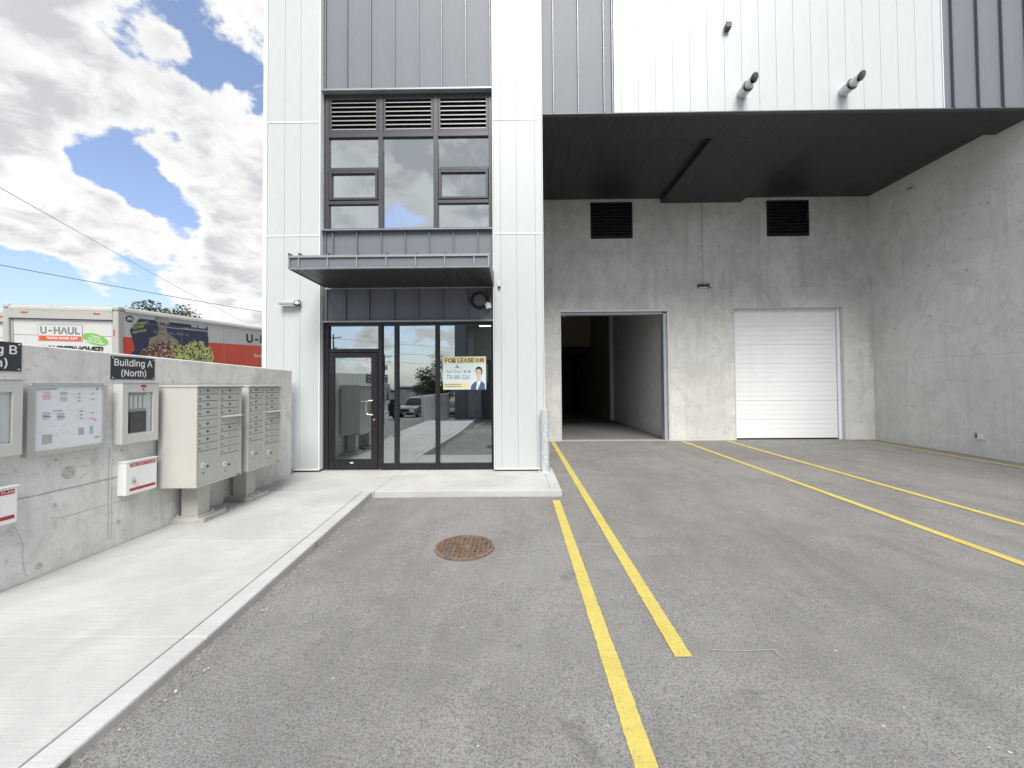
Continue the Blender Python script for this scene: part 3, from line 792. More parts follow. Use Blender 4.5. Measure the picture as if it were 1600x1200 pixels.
for z in (.30, 1.25, 2.25): cyl('hinge', door, (DX0 - .006, 8.24, z - .06), (DX0 - .006, 8.24, z + .06), .010, M_frame_d, 10)

# ---- rooms behind the glass
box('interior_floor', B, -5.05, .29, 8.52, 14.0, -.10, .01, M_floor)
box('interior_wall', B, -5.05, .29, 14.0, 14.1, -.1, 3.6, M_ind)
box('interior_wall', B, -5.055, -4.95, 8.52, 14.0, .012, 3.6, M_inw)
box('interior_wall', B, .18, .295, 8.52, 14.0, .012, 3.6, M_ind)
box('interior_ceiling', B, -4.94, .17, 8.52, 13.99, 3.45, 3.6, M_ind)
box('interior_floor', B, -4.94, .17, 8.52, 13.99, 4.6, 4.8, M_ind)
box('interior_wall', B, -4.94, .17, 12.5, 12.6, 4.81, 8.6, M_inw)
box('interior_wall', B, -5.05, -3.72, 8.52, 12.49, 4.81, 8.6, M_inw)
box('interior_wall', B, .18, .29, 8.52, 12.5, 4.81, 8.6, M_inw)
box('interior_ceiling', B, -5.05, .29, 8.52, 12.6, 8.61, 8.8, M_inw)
lt = thing('ceiling_light', 'twin lit tube light inside the entrance behind the glass', 'light', (-.62, 10.0, 3.2))
box('housing', lt, -.95, -.05, 9.95, 10.11, 3.32, 3.36, M_whitetrim)
for y in (9.98, 10.08): cyl('tube', lt, (-.93, y, 3.30), (-.10, y, 3.30), .014, M_lit, 10)

# ---- open loading door
jm = link('loading_door_frame', None, B, (3.2, 12.65, 0))
M_j2 = paint('jamb_shadow_steel', (.40, .42, .45), .4, .2)
box('jamb', jm, d1[1] - .05, d1[1] + .02, YB - .015, YB + .27, -.06, d1[2] - .05, M_jamb, .004)
box('jamb', jm, d1[1] - .16, d1[1] - .052, YB + .05, YB + .30, -.055, d1[2] - .10, M_j2, .004)
box('jamb', jm, d1[0] - .02, d1[0] + .02, YB - .015, YB + .27, -.06, d1[2] - .05, M_jamb, .004)
box('lintel', jm, d1[0] - .02, d1[1] + .02, YB - .015, YB + .27, d1[2] - .048, d1[2] + .012, M_jamb, .004)
box('rolled_door_edge', jm, d1[0] + .022, d1[1] - .165, YB + .06, YB + .30, d1[2] - .13, d1[2] - .05, M_j2, .01)
bm = bmesh.new(); bm_tube(bm, [(1.56, YB + .03, 4.05), (1.56, YB + .03, 3.99), (1.58, YB + .02, 3.965), (1.60, YB + .03, 3.985)], .008, 6); part('pull_hook', bm, M_print, jm)
# warehouse interior
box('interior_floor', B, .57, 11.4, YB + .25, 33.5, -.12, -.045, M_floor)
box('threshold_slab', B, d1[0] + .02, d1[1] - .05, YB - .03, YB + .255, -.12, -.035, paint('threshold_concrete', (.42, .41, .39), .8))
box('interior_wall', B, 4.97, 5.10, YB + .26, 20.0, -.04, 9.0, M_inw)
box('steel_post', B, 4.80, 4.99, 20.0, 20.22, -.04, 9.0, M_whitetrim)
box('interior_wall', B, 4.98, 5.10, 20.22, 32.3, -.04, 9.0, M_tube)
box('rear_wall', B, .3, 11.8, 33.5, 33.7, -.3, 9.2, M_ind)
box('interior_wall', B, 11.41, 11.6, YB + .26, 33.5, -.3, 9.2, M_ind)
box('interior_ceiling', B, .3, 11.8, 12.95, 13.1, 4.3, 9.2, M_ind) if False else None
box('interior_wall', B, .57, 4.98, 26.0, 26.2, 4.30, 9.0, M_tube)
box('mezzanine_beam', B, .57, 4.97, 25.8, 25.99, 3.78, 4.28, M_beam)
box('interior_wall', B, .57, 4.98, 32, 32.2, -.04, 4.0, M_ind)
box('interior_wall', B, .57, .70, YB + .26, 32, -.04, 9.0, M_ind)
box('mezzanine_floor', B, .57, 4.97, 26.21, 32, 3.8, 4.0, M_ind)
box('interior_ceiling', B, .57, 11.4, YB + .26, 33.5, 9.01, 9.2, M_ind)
for x in (3.1, 3.6, 4.2): box('shelf_upright', B, x, x + .06, 26.6, 26.66, -.04, 3.0, M_ind)

# ---- closed sectional door
sd2 = link('overhead_door', None, B, (8.8, 12.9, 0))
z0 = -.03; hh = .605; yd = YB + .14
for k in range(7):
    a = z0 + .035 + k * hh; bq = min(a + hh - .003, d2[2] - .015)
    bm = bmesh.new(); bm_box(bm, d2[0] + .005, d2[1] - .13, yd + .012, yd + .05, a, bq)
    nr = 4; rh = (bq - a) / nr
    for r_ in range(nr): bm_box(bm, d2[0] + .008, d2[1] - .133, yd, yd + .0125, a + r_ * rh + .0015, a + (r_ + 1) * rh - .0015, .0012)
    part('door_section', bm, M_gdoor, sd2)
box('bottom_seal', sd2, d2[0] + .01, d2[1] - .14, yd + .004, yd + .045, z0 - .02, z0 + .032, M_rubber)
box('jamb', sd2, d2[1] - .12, d2[1] - .02, YB + .10, YB + .26, -.055, d2[2] - .02, M_gdoor, .004)
box('jamb', sd2, d2[1] - .018, d2[1] + .02, YB - .014, YB + .26, -.055, d2[2] - .02, M_jamb, .004)
box('jamb', sd2, d2[0] - .02, d2[0] + .003, YB - .014, YB + .2, -.055, d2[2] - .02, M_jamb, .004)
box('lintel', sd2, d2[0] - .02, d2[1] + .02, YB - .014, YB + .2, d2[2] - .018, d2[2] + .012, M_jamb, .004)
box('threshold_slab', B, d2[0] + .02, d2[1] - .02, YB - .05, YB + .26, -.14, -.055, MATS['threshold_concrete'])

# ------------------------------------------------------------------ fixtures on the building
def wall_pack(x, y, z, label, w=.30, hinge_right=True, mat=None):
    t_ = thing('wall_light', label, 'light', (x, y, z))
    mat = mat or M_alum
    bm = bmesh.new()
    pr = [(y, z - .05), (y, z + .05), (y - .06, z + .055), (y - .13, z + .03), (y - .155, z - .01), (y - .14, z - .05)]
    bm_prism(bm, pr, 'x', x - w / 2, x + w / 2 - .08)
    bmesh.ops.bevel(bm, geom=bm.edges[:], offset=.008, segments=2, affect='EDGES')
    part('housing', bm, mat, t_, True)
    box('back_plate', t_, x - w / 2 - .01, x + w / 2 + .01, y - .012, y + .0, z - .055, z + .055, M_box, .003)
    bm = bmesh.new(); bm_cyl(bm, (x + w / 2 - .075, y - .075, z), (x + w / 2 + .0, y - .075, z), .058, .058, 20); part('joint_housing', bm, M_frame_d, t_, True)
    bm = bmesh.new(); bm_cyl(bm, (x + w / 2 - .03, y - .140, z - .003), (x + w / 2 - .03, y - .075, z - .003), .036, .04, 20); part('lens', bm, M_print, t_, True)
    box('diffuser', t_, x - w / 2 + .02, x + w / 2 - .10, y - .135, y - .02, z - .060, z - .051, M_print)
    return t_
wall_pack(-4.66, 8.10, 3.50, 'grey half round wall light on the white column left of the entrance', .40)
wl = wall_pack(6.08, YB, 4.92, 'dark wall light at the end of a conduit between the loading doors', .40, mat=M_frame)
cd_ = thing('conduit', 'thin grey conduit running down the alcove wall from the soffit', 'conduit', (6.07, YB, 4.98))
cyl('pipe', cd_, (6.06, YB - .02, 4.98), (6.06, YB - .02, 7.60), .012, M_alum, 8)
for z in (5.3, 6.2, 7.1): box('clip', cd_, 6.02, 6.10, YB - .012, YB - .001, z, z + .03, M_alum)

sn = thing('sensor', 'small grey sensor on the white column right of the canopy', 'sensor', (-.33, 8.10, 3.85))
box('body', sn, -.362, -.302, 8.05, 8.10, 3.81, 3.92, M_box, .006)
bm = bmesh.new(); bm_cyl(bm, (-.332, 8.06, 3.805), (-.332, 8.06, 3.775), .024, .012, 12); part('lens', bm, M_frame_d, sn, True)
sn = thing('camera_box', 'small dark box high on the white wall above the pipes', 'camera', (4.63, 8.40, 9.47))
box('body', sn, 4.575, 4.68, 8.30, 8.39, 9.40, 9.53, M_frame, .008)
box('cover', sn, 4.565, 4.69, 8.285, 8.305, 9.425, 9.545, M_sign, .006)
for i, (x, z, lab) in enumerate([(4.935, 8.035, 'left of two exhaust pipes poking out of the white wall'), (7.11, 8.045, 'right of two exhaust pipes poking out of the white wall')]):
    pt = thing('exhaust_pipe', lab, 'pipe', (x, 8.40, z), 'exhaust pipes on the white wall')
    bm = bmesh.new(); bm_cyl(bm, (x, 8.40, z), (x, 8.17, z), .108, .108, 24); part('sleeve', bm, M_print if False else M_galv, pt, True)
    cyl('sleeve_shadow', pt, (x, 8.169, z), (x, 8.165, z), .100, M_frame_d, 24)
    bm = bmesh.new(); seg = 24; A, Bq, D_ = [], [], []
    for k in range(seg):
        a = 2 * math.pi * k / seg; cx, cz = .082 * math.cos(a), .082 * math.sin(a)
        ye = 7.93 + (-cz) * .9 * -1.0
        A.append(bm.verts.new((x + cx, 8.20, z + cz))); Bq.append(bm.verts.new((x + cx, 7.95 - cz * .8, z + cz))); D_.append(bm.verts.new((x + cx * .88, 7.95 - cz * .8 + .002, z + cz * .88)))
    E_ = [bm.verts.new((v_.co.x, 8.10, v_.co.z)) for v_ in D_]
    for k in range(seg):
        k2 = (k + 1) % seg
        bm.faces.new((A[k], A[k2], Bq[k2], Bq[k])); bm.faces.new((Bq[k], Bq[k2], D_[k2], D_[k])); bm.faces.new((D_[k], D_[k2], E_[k2], E_[k]))
    part('inner_pipe', bm, M_galv, pt, True)
    cyl('pipe_mouth', pt, (x, 8.10, z), (x, 8.09, z), .071, M_black, 20)
    bm = bmesh.new(); bm_tube(bm, [(x + .110 * math.cos(k * math.pi / 12), 8.172, z + .110 * math.sin(k * math.pi / 12)) for k in range(24)], .007, 6, True); part('rim', bm, M_frame, pt, True)
    for k in range(5): cyl('wire', pt, (x - .03 + .018 * k, 7.96, z + .070), (x - .02 + .03 * k, 7.93, z + .18 + .012 * (k % 2)), .0022, M_galv, 5)

sn = thing('service_box', 'small steel recessed box low on the right concrete wall', 'box', (11.46, 9.81, .43))
box('frame', sn, 11.435, 11.459, 9.70, 9.92, .34, .53, M_galv, .004)
box('lid', sn, 11.418, 11.434, 9.73, 9.85, .37, .50, M_print, .003)
box('lid', sn, 11.425, 11.434, 9.86, 9.90, .38, .50, M_frame, .002)
sn = thing('camera', 'tiny white camera under the soffit on the right concrete wall', 'camera', (11.45, 11.3, 7.35))
cyl('mount', sn, (11.459, 11.3, 7.35), (11.40, 11.3, 7.35), .03, M_print, 12)
bm = bmesh.new(); bm_cyl(bm, (11.40, 11.38, 7.36), (11.40, 11.2, 7.32), .035, .03, 12); part('body', bm, M_alum, sn, True)

# cable coil and junction box over the window
cc_ = thing('cable_coil', 'coil of black cable hanging above the entrance glazing', 'cable', (-.76, 8.2, 3.56))
rs = random.Random(4)
bm = bmesh.new()
for j in range(5):
    r0 = .135 + .012 * j; ph = rs.uniform(0, 6); cx = -.75 + rs.uniform(-.006, .006); cz = 3.565 + rs.uniform(-.008, .008)
    bm_tube(bm, [(cx + r0 * math.cos(a * math.pi / 18) * (1 + .03 * math.sin(a * .35 + ph)), 8.20 - .007 * j, cz + r0 * math.sin(a * math.pi / 18)) for a in range(36)], .0075, 6, True)
part('coil', bm, M_cable, cc_, True)
bm = bmesh.new(); bm_tube(bm, [(-.62, 8.19, 3.60), (-.60, 8.17, 3.70), (-.585, 8.2, 3.82)], .007, 6); bm_tube(bm, [(-.70, 8.17, 3.43), (-.62, 8.16, 3.43), (-.57, 8.15, 3.45)], .009, 6)
part('loose_end', bm, M_cable, cc_, True)
jb = thing('junction_box', 'white junction box tilted beside the black cable coil', 'box', (-.56, 8.14, 3.43))
bm = bmesh.new(); bm_box(bm, -.055, .055, -.03, .03, -.055, .055, .01, 2)
o_ = part('body', bm, M_print, None, False, (0, 0, 0)); o_.rotation_euler = (0, R(-15), 0); o_.parent = jb; o_.location = (-.005, 0, 0)
cyl('gland', jb, (-.635, 8.14, 3.475), (-.61, 8.14, 3.465), .018, M_print, 12)
cyl('gland', jb, (-.585, 8.14, 3.51), (-.577, 8.14, 3.48), .018, M_print, 12)

# bollard
bo = thing('bollard', 'galvanised steel pipe bollard at the corner of the entrance platform', 'bollard', (.585, 7.98, 0))
bm = bmesh.new(); bm_cyl(bm, (.585, 7.98, .014), (.585, 7.98, 1.26), .083, .083, 28); part('post', bm, M_galv, bo, True)
bm = bmesh.new(); bm_cyl(bm, (.585, 7.98, 1.2605), (.585, 7.98, 1.272), .080, .066, 28); part('cap', bm, M_galv, bo, True)
box('base_plate', bo, .44, .73, 7.84, 8.08, .001, .0135, M_galv, .003)
for dx in (-.115, .115):
    for dy in (-.105, .07): cyl('bolt', bo, (.585 + dx, 7.98 + dy, .0135), (.585 + dx, 7.98 + dy, .04), .012, M_galv, 6)

# lease sign on the pane, yellow paled to imitate the glass reflection
M_sy = paint('sign_yellow_washed', (.66, .58, .30), .4, 0, .01); M_spale = paint('sign_pale', (.58, .66, .66), .4, 0, .01)
M_ink = paint('ink', (.012, .012, .014), .5); M_ink2 = paint('grey_ink', (.20, .24, .27), .5)
ls = thing('lease_sign', 'yellow and white FOR LEASE sign with phone number and portrait on the glass', 'sign', (-1.08, 8.25, 2.03))
SGY = 8.305
sx0, sx1, sz0, sz1 = -1.545, -.632, 1.685, 2.385
box('board', ls, sx0, sx1, SGY, SGY + .006, sz0, sz1, M_spale)
def on_sign(u, v, lift): return (sx0 + u * (sx1 - sx0), SGY - lift, sz0 + v * (sz1 - sz0))
def srect(name, u0, u1, v0, v1, mat, lift=.001):
    a_, b_ = (u1 - u0) * (sx1 - sx0) / 2, (v1 - v0) * (sz1 - sz0) / 2
    return decal(name, ls, rect(a_, b_), on_sign((u0 + u1) / 2, (v0 + v1) / 2, lift), 'front', mat)
srect('header', 0.005, .995, .79, .99, M_sy); srect('footer', .0, .62, .04, .20, M_sy)
text('lettering', ls, 'FOR LEASE', on_sign(.385, .885, .002), .62, .095, 'front', M_ink, .02)
text('lettering', ls, '出租', on_sign(.855, .885, .002), .19, .09, 'front', M_ink, .02)
text('lettering', ls, 'Bob Zhang', on_sign(.25, .535, .002), .33, .075, 'front', M_ink2, 0, .35)
text('lettering', ls, '張 博', on_sign(.56, .54, .002), .15, .065, 'front', M_ink2, .01)
text('lettering', ls, '778-885-3261', on_sign(.35, .375, .002), .50, .085, 'front', M_ink, .0)
text('lettering', ls, 'bobzhangrealty@email', on_sign(.24, .15, .002), .38, .035, 'front', M_ink2) if False else None
for v_ in (.155, .095): srect('small_print', .03, .42, v_ - .012, v_ + .012, M_ink2, .002)
decal('emblem', ls, ell(.022, .030, 10), on_sign(.33, .70, .002), 'front', M_ink2)
srect('emblem', .27, .39, .655, .672, M_ink2, .002)
M_skin = paint('portrait_skin', (.60, .42, .33), .5); M_suit = paint('portrait_suit', (.05, .09, .19), .5)
PS = [('portrait_suit', [(-.20, -.165), (-.185, -.09), (-.13, -.045), (-.055, -.01), (.06, .0), (.11, -.03), (.155, -.06), (.165, -.165)], M_suit, .002),
      ('portrait_shirt', [(-.055, -.165), (-.035, -.02), (.045, -.002), (.055, -.02), (-.01, -.165)], M_print, .003),
      ('portrait_tie', [(-.028, -.165), (-.01, -.045), (.012, -.045), (-.004, -.165)], M_ink2, .004),
      ('portrait_hair', [(-.068, .15), (-.075, .20), (-.05, .245), (.01, .262), (.07, .245), (.095, .20), (.092, .13), (.06, .09), (-.06, .11)], M_ink, .003),
      ('portrait_face', [(-.062, .12), (-.058, .19), (-.02, .215), (.045, .21), (.072, .17), (.070, .10), (.05, .035), (.012, .002), (-.02, .008), (-.05, .05)], M_skin, .004)]
for nm, pts, mt, lf in PS: decal(nm, ls, [(a_ * .85, b_ * 1.15) for a_, b_ in pts], on_sign(.825, .265, lf), 'front', mt)
for dx in (-.027, .03):
    c_ = on_sign(.825, .265, .005); decal('portrait_eye', ls, rect(.013, .005), (c_[0] + dx, c_[1], c_[2] + .165), 'front', M_ink)
c_ = on_sign(.825, .265, .005); decal('portrait_mouth', ls, rect(.018, .005), (c_[0] + .002, c_[1], c_[2] + .068), 'front', M_print)
s2_ = thing('sign_board', 'second pale sign board just showing behind the lease sign', 'sign', (-1.10, 8.33, 1.95))
box('board', s2_, -1.575, -.592, 8.326, 8.334, 1.83, 2.24, M_spale)

# ------------------------------------------------------------------ low concrete wall with its furniture
wall = thing('retaining_wall', 'low grey concrete wall along the sidewalk carrying boxes and signs', 'wall', (-4.6, 5.4, 0))
WX = -4.5
bm = bmesh.new()
prof = [(2.86, -.5), (2.86, 2.192), (7.82, 2.098), (7.82, -.5)]
bm_prism(bm, prof, 'x', WX - .2, WX)
bmesh.ops.bevel(bm, geom=[e_ for e_ in bm.edges if all(v_.co.z > 1 for v_ in e_.verts)], offset=.012, segments=1, affect='EDGES')
part('wall_body', bm, M_wallc, wall)
M_line = paint('pour_seam', (.36, .355, .335), .9, 0, .2, 12)
def seamline(pts, w=.004):
    bm = bmesh.new()
    for (y0, z0_), (y1, z1_) in zip(pts[:-1], pts[1:]):
        d = Vector((y1 - y0, z1_ - z0_)).normalized(); ny, nz = -d.y * w, d.x * w
        bm.faces.new([bm.verts.new((WX + .0015, q[0] + s * ny, q[1] + s * nz)) for q, s in (((y0, z0_), 1), ((y0, z0_), -1), ((y1, z1_), -1), ((y1, z1_), 1))])
    part('pour_seam', bm, M_line, wall)
rs = random.Random(9)
def wig(y0, y1, z0_, z1_, n, a): return [(y0 + (y1 - y0) * i / n, z0_ + (z1_ - z0_) * i / n + rs.uniform(-a, a)) for i in range(n + 1)]
seamline(wig(2.9, 4.42, .775, .765, 14, .004), .006); seamline(wig(3.8, 4.6, .50, .475, 10, .004), .0025)
seamline([(4.30 + rs.uniform(-.006, .006), 1.12 - i * .11) for i in range(10)], .0028)
seamline([(4.335 + rs.uniform(-.006, .006), .98 - i * .11) for i in range(9)], .002)
seamline([(3.50 + rs.uniform(-.02, .02) + i * .02, .55 - i * .1) for i in range(6)], .0018)
for c_, r_ in [((WX, 3.797, 1.069), .016), ((WX, 3.793, .629), .022), ((WX, 4.437, 1.056), .014), ((WX, 3.674, .10), .03), ((WX, 7.285, 1.38), .025), ((WX, 7.25, .75), .03), ((WX, 4.41, .26), .025), ((WX, 7.3, 1.0), .018)]:
    tie_hole(wall, c_, (1, 0, 0), r_ * .68)
bm = bmesh.new()
cy_, cz_ = 3.909, .926
rings = []
for rr, d in ((.062, .0015), (.055, .006), (.046, .003), (.034, .003), (.030, .008), (.022, .008), (.016, .003), (.001, .004)):
    rings.append([bm.verts.new((WX + d, cy_ + rr * math.cos(a * math.pi / 12), cz_ + rr * math.sin(a * math.pi / 12))) for a in range(24)])
for A, Bq in zip(rings[:-1], rings[1:]):
    for k in range(24): bm.faces.new((A[k], A[(k + 1) % 24], Bq[(k + 1) % 24], Bq[k]))
part('grout_plug', bm, M_tie, wall)

def plate_sign(y0, y1, z0_, z1_, l1, l2, label, c1w, c2w):
    t_ = thing('building_sign', label, 'sign', (WX, (y0 + y1) / 2, z0_))
    box('plate', t_, WX, WX + .006, y0, y1, z0_, z1_, M_sign, .001)
    cy = (y0 + y1) / 2; h = z1_ - z0_
    text('lettering', t_, l1, (WX + .0075, cy, z0_ + h * .70), c1w, h * .40, 'side', M_print, .01)
    text('lettering', t_, l2, (WX + .0075, cy, z0_ + h * .265), c2w, h * .36, 'side', M_print, .01)
    for yy in (y0 + .02, y1 - .02):
        for z_ in (z0_ + .018, z1_ - .018): cyl('screw', t_, (WX + .006, yy, z_), (WX + .009, yy, z_), .006, M_print, 8)
plate_sign(4.30, 4.83, 1.868, 2.128, 'Building A', '(North)', 'dark plate reading Building A (North) on the low wall', .46, .30)
plate_sign(2.985, 3.515, 1.925, 2.185, 'Building B', '(North)', 'dark plate ending in B cut off at the left edge of the wall', .46, .33)

def annunciator(y0, y1, z0_, z1_, label, mirror=False):
    t_ = thing('alarm_panel', label, 'alarm panel', (WX, (y0 + y1) / 2, z0_), 'alarm panels on the low wall')
    XF = -4.39
    bm = bmesh.new(); bm_box(bm, WX, XF - .03, y0, y1, z0_, z1_, .004); part('back_box', bm, M_box, t_)
    fw = .075
    fy0, fy1, fz0, fz1 = y0 + .07, y1 - fw, z0_ + .11, z1_ - .105
    bm = bmesh.new()
    for q in ((y0, fy0, z0_, z1_), (fy1, y1, z0_, z1_), (fy0, fy1, z0_, fz0), (fy0, fy1, fz1, z1_)): bm_box(bm, XF - .028, XF, q[0], q[1], q[2], q[3], .003)
    part('door_frame', bm, M_box, t_)
    box('inner_back', t_, XF - .0295, XF - .027, fy0, fy1, fz0, fz1, M_print)
    iw = (fy1 - fy0); mz = fz0 + (fz1 - fz0) * .53
    box('control_panel', t_, XF - .0268, XF - .018, fy0 + .012, fy0 + iw * .78, fz0 + .01, mz, M_black)
    box('control_panel', t_, XF - .0268, XF - .020, fy0 + .012, fy0 + iw * .78, mz + .002, fz1 - .004, paint('panel_grey', (.36, .36, .38), .5) if 'panel_grey' not in MATS else MATS['panel_grey'])
    for k in range(4):
        yy = fy0 + .03 + k * iw * .185
        box('zone_label', t_, XF - .0199, XF - .0185, yy, yy + iw * .115, mz + .035, fz1 - .035, M_print)
    box('divider', t_, XF - .0175, XF - .0165, fy0 + iw * .40, fy0 + iw * .405, fz0 + .012, mz - .004, M_frame)
    box('window_cover', t_, XF - .012, XF - .009, fy0, fy1, fz0, fz1, M_cover)
    box('label_strip', t_, XF + .001, XF + .0025, (y0 + y1) / 2 - .01, (y0 + y1) / 2 + .055, z1_ - .045, z1_ - .018, M_red)
    cyl('lock', t_, (XF, (y0 + y1) / 2 + .02, z1_ - .07), (XF + .005, (y0 + y1) / 2 + .02, z1_ - .07), .010, M_lock, 10)
    box('drip_edge', t_, WX, XF + .004, y0 - .003, y1 + .003, z1_ + .0005, z1_ + .006, M_alum)
annunciator(4.33, 4.775, 1.135, 1.822, 'grey fire alarm panel with window below the Building A sign')
annunciator(2.98, 3.45, 1.185, 1.845, 'grey fire alarm panel cut off at the far left of the wall')

# directory board with plans
db = thing('directory_board', 'aluminium framed board of printed fire plans on the low wall', 'notice board', (WX, 3.87, 1.14))
by0, by1, bz0, bz1, XF = 3.52, 4.215, 1.14, 1.828, -4.44
box('board_back', db, WX, XF - .014, by0 + .004, by1 - .004, bz0 + .004, bz1 - .004, M_alum)
fw = .062
for q in ((by0, by0 + fw, bz0, bz1), (by1 - .045, by1, bz0, bz1), (by0 + fw + .001, by1 - .046, bz0, bz0 + .05), (by0 + fw + .001, by1 - .046, bz1 - .04, bz1)):
    box('frame_bar', db, XF - .0138, XF, q[0], q[1], q[2], q[3], M_alum, .003)
box('poster', db, XF - .0138, XF - .010, by0 + fw + .001, by1 - .046, bz0 + .051, bz1 - .041, M_poster)
XP = XF - .0094
tint = {k: paint('print_' + k, v, .5) for k, v in {'pink': (.55, .36, .40), 'blue': (.22, .38, .55), 'tan': (.60, .50, .36), 'violet': (.48, .34, .50), 'teal': (.28, .48, .50), 'grey': (.40, .41, .43), 'ink': (.14, .14, .16)}.items()}
def pp(u0, u1, v0, v1, k, n='print_block'):
    W_w, H_h = by1 - .046 - by0 - fw, bz1 - bz0 - .091
    y0 = by0 + fw + u0 * W_w; y1 = by0 + fw + u1 * W_w; z0_ = bz0 + .05 + v0 * H_h; z1_ = bz0 + .05 + v1 * H_h
    decal(n, db, rect((y1 - y0) / 2, (z1_ - z0_) / 2), (XP, (y0 + y1) / 2, (z0_ + z1_) / 2), 'side', tint[k])
for (u, v, k, n) in [(.10, .80, 'pink', 6), (.34, .80, 'blue', 3), (.34, .72, 'pink', 4), (.10, .48, 'violet', 4), (.10, .42, 'tan', 3), (.30, .46, 'violet', 4), (.30, .40, 'teal', 3)]:
    for j in range(n): pp(u, u + .10 + .02 * (j % 2), v + .10 - j * .021, v + .112 - j * .021, k)
for (u, v) in [(.60, .86), (.60, .80), (.60, .74), (.64, .56), (.64, .50), (.64, .44), (.82, .86), (.82, .76), (.82, .52), (.82, .42)]:
    pp(u, u + .05, v, v + .03, 'grey'); pp(u - .03, u - .028, v - .03, v + .04, 'ink'); pp(u + .06, u + .11, v + .01, v + .014, 'grey')
pp(.10, .24, .09, .24, 'grey'); pp(.62, .71, .17, .29, 'grey'); pp(.80, .86, .17, .31, 'teal'); pp(.87, .91, .39, .43, 'pink'); pp(.88, .97, .09, .115, 'blue')
pp(.02, .30, .955, .968, 'ink'); pp(.02, .20, .93, .938, 'grey'); pp(.90, .93, .94, .97, 'ink'); pp(.24, .38, .60, .612, 'ink')
for k in range(26):
    u = random.uniform(.03, .88); v = random.uniform(.08, .9); pp(u, u + random.uniform(.02, .07), v, v + .005, 'grey')
for yy in (by0 + .02, by1 - .02): cyl('lock', db, (XF, yy, bz1 - .02), (XF + .003, yy, bz1 - .02), .008, M_print, 8)

def plan_box(y0, y1, z0_, z1_, label):
    t_ = thing('document_box', label, 'box', (WX, (y0 + y1) / 2, z0_), 'fire plan boxes on the low wall')
    XF = -4.40
    bm = bmesh.new(); bm_box(bm, WX, XF, y0, y1, z0_, z1_ - .012, .003); part('box_body', bm, M_print, t_)
    box('lid', t_, WX, XF + .008, y0 - .006, y1 + .012, z1_ - .010, z1_, M_print, .003)
    w = y1 - y0; h = z1_ - z0_
    decal('red_band', t_, rect(w * .42, .020), (XF + .0012, y0 + w * .53, z1_ - .048), 'side', M_red)
    text('lettering', t_, 'FIRE SAFETY PLAN', (XF + .0022, y0 + w * .53, z1_ - .048), w * .80, .024, 'side', M_print, .0)
    decal('red_band', t_, rect(w * .42, .016), (XF + .0012, y0 + w * .53, z0_ + .055), 'side', M_red)
    yy, zz_ = y0 + w * .22, z0_ + h * .42
    bm = bmesh.new(); bm_tube(bm, [(XF + .012, yy - .012, zz_), (XF + .012, yy - .012, zz_ + .022), (XF + .012, yy - .006, zz_ + .034), (XF + .012, yy + .006, zz_ + .034), (XF + .012, yy + .012, zz_ + .022), (XF + .012, yy + .012, zz_)], .0035, 6)
    part('padlock_shackle', bm, M_steel, t_, True)
    box('padlock', t_, XF + .003, XF + .02, yy - .019, yy + .019, zz_ - .030, zz_, M_yellow, .003)
plan_box(4.392, 4.772, .552, .932, 'white FIRE SAFETY PLAN box between notice board and mailboxes')
plan_box(3.045, 3.430, .60, .922, 'white box with red stripe cut off at the left edge of the wall')

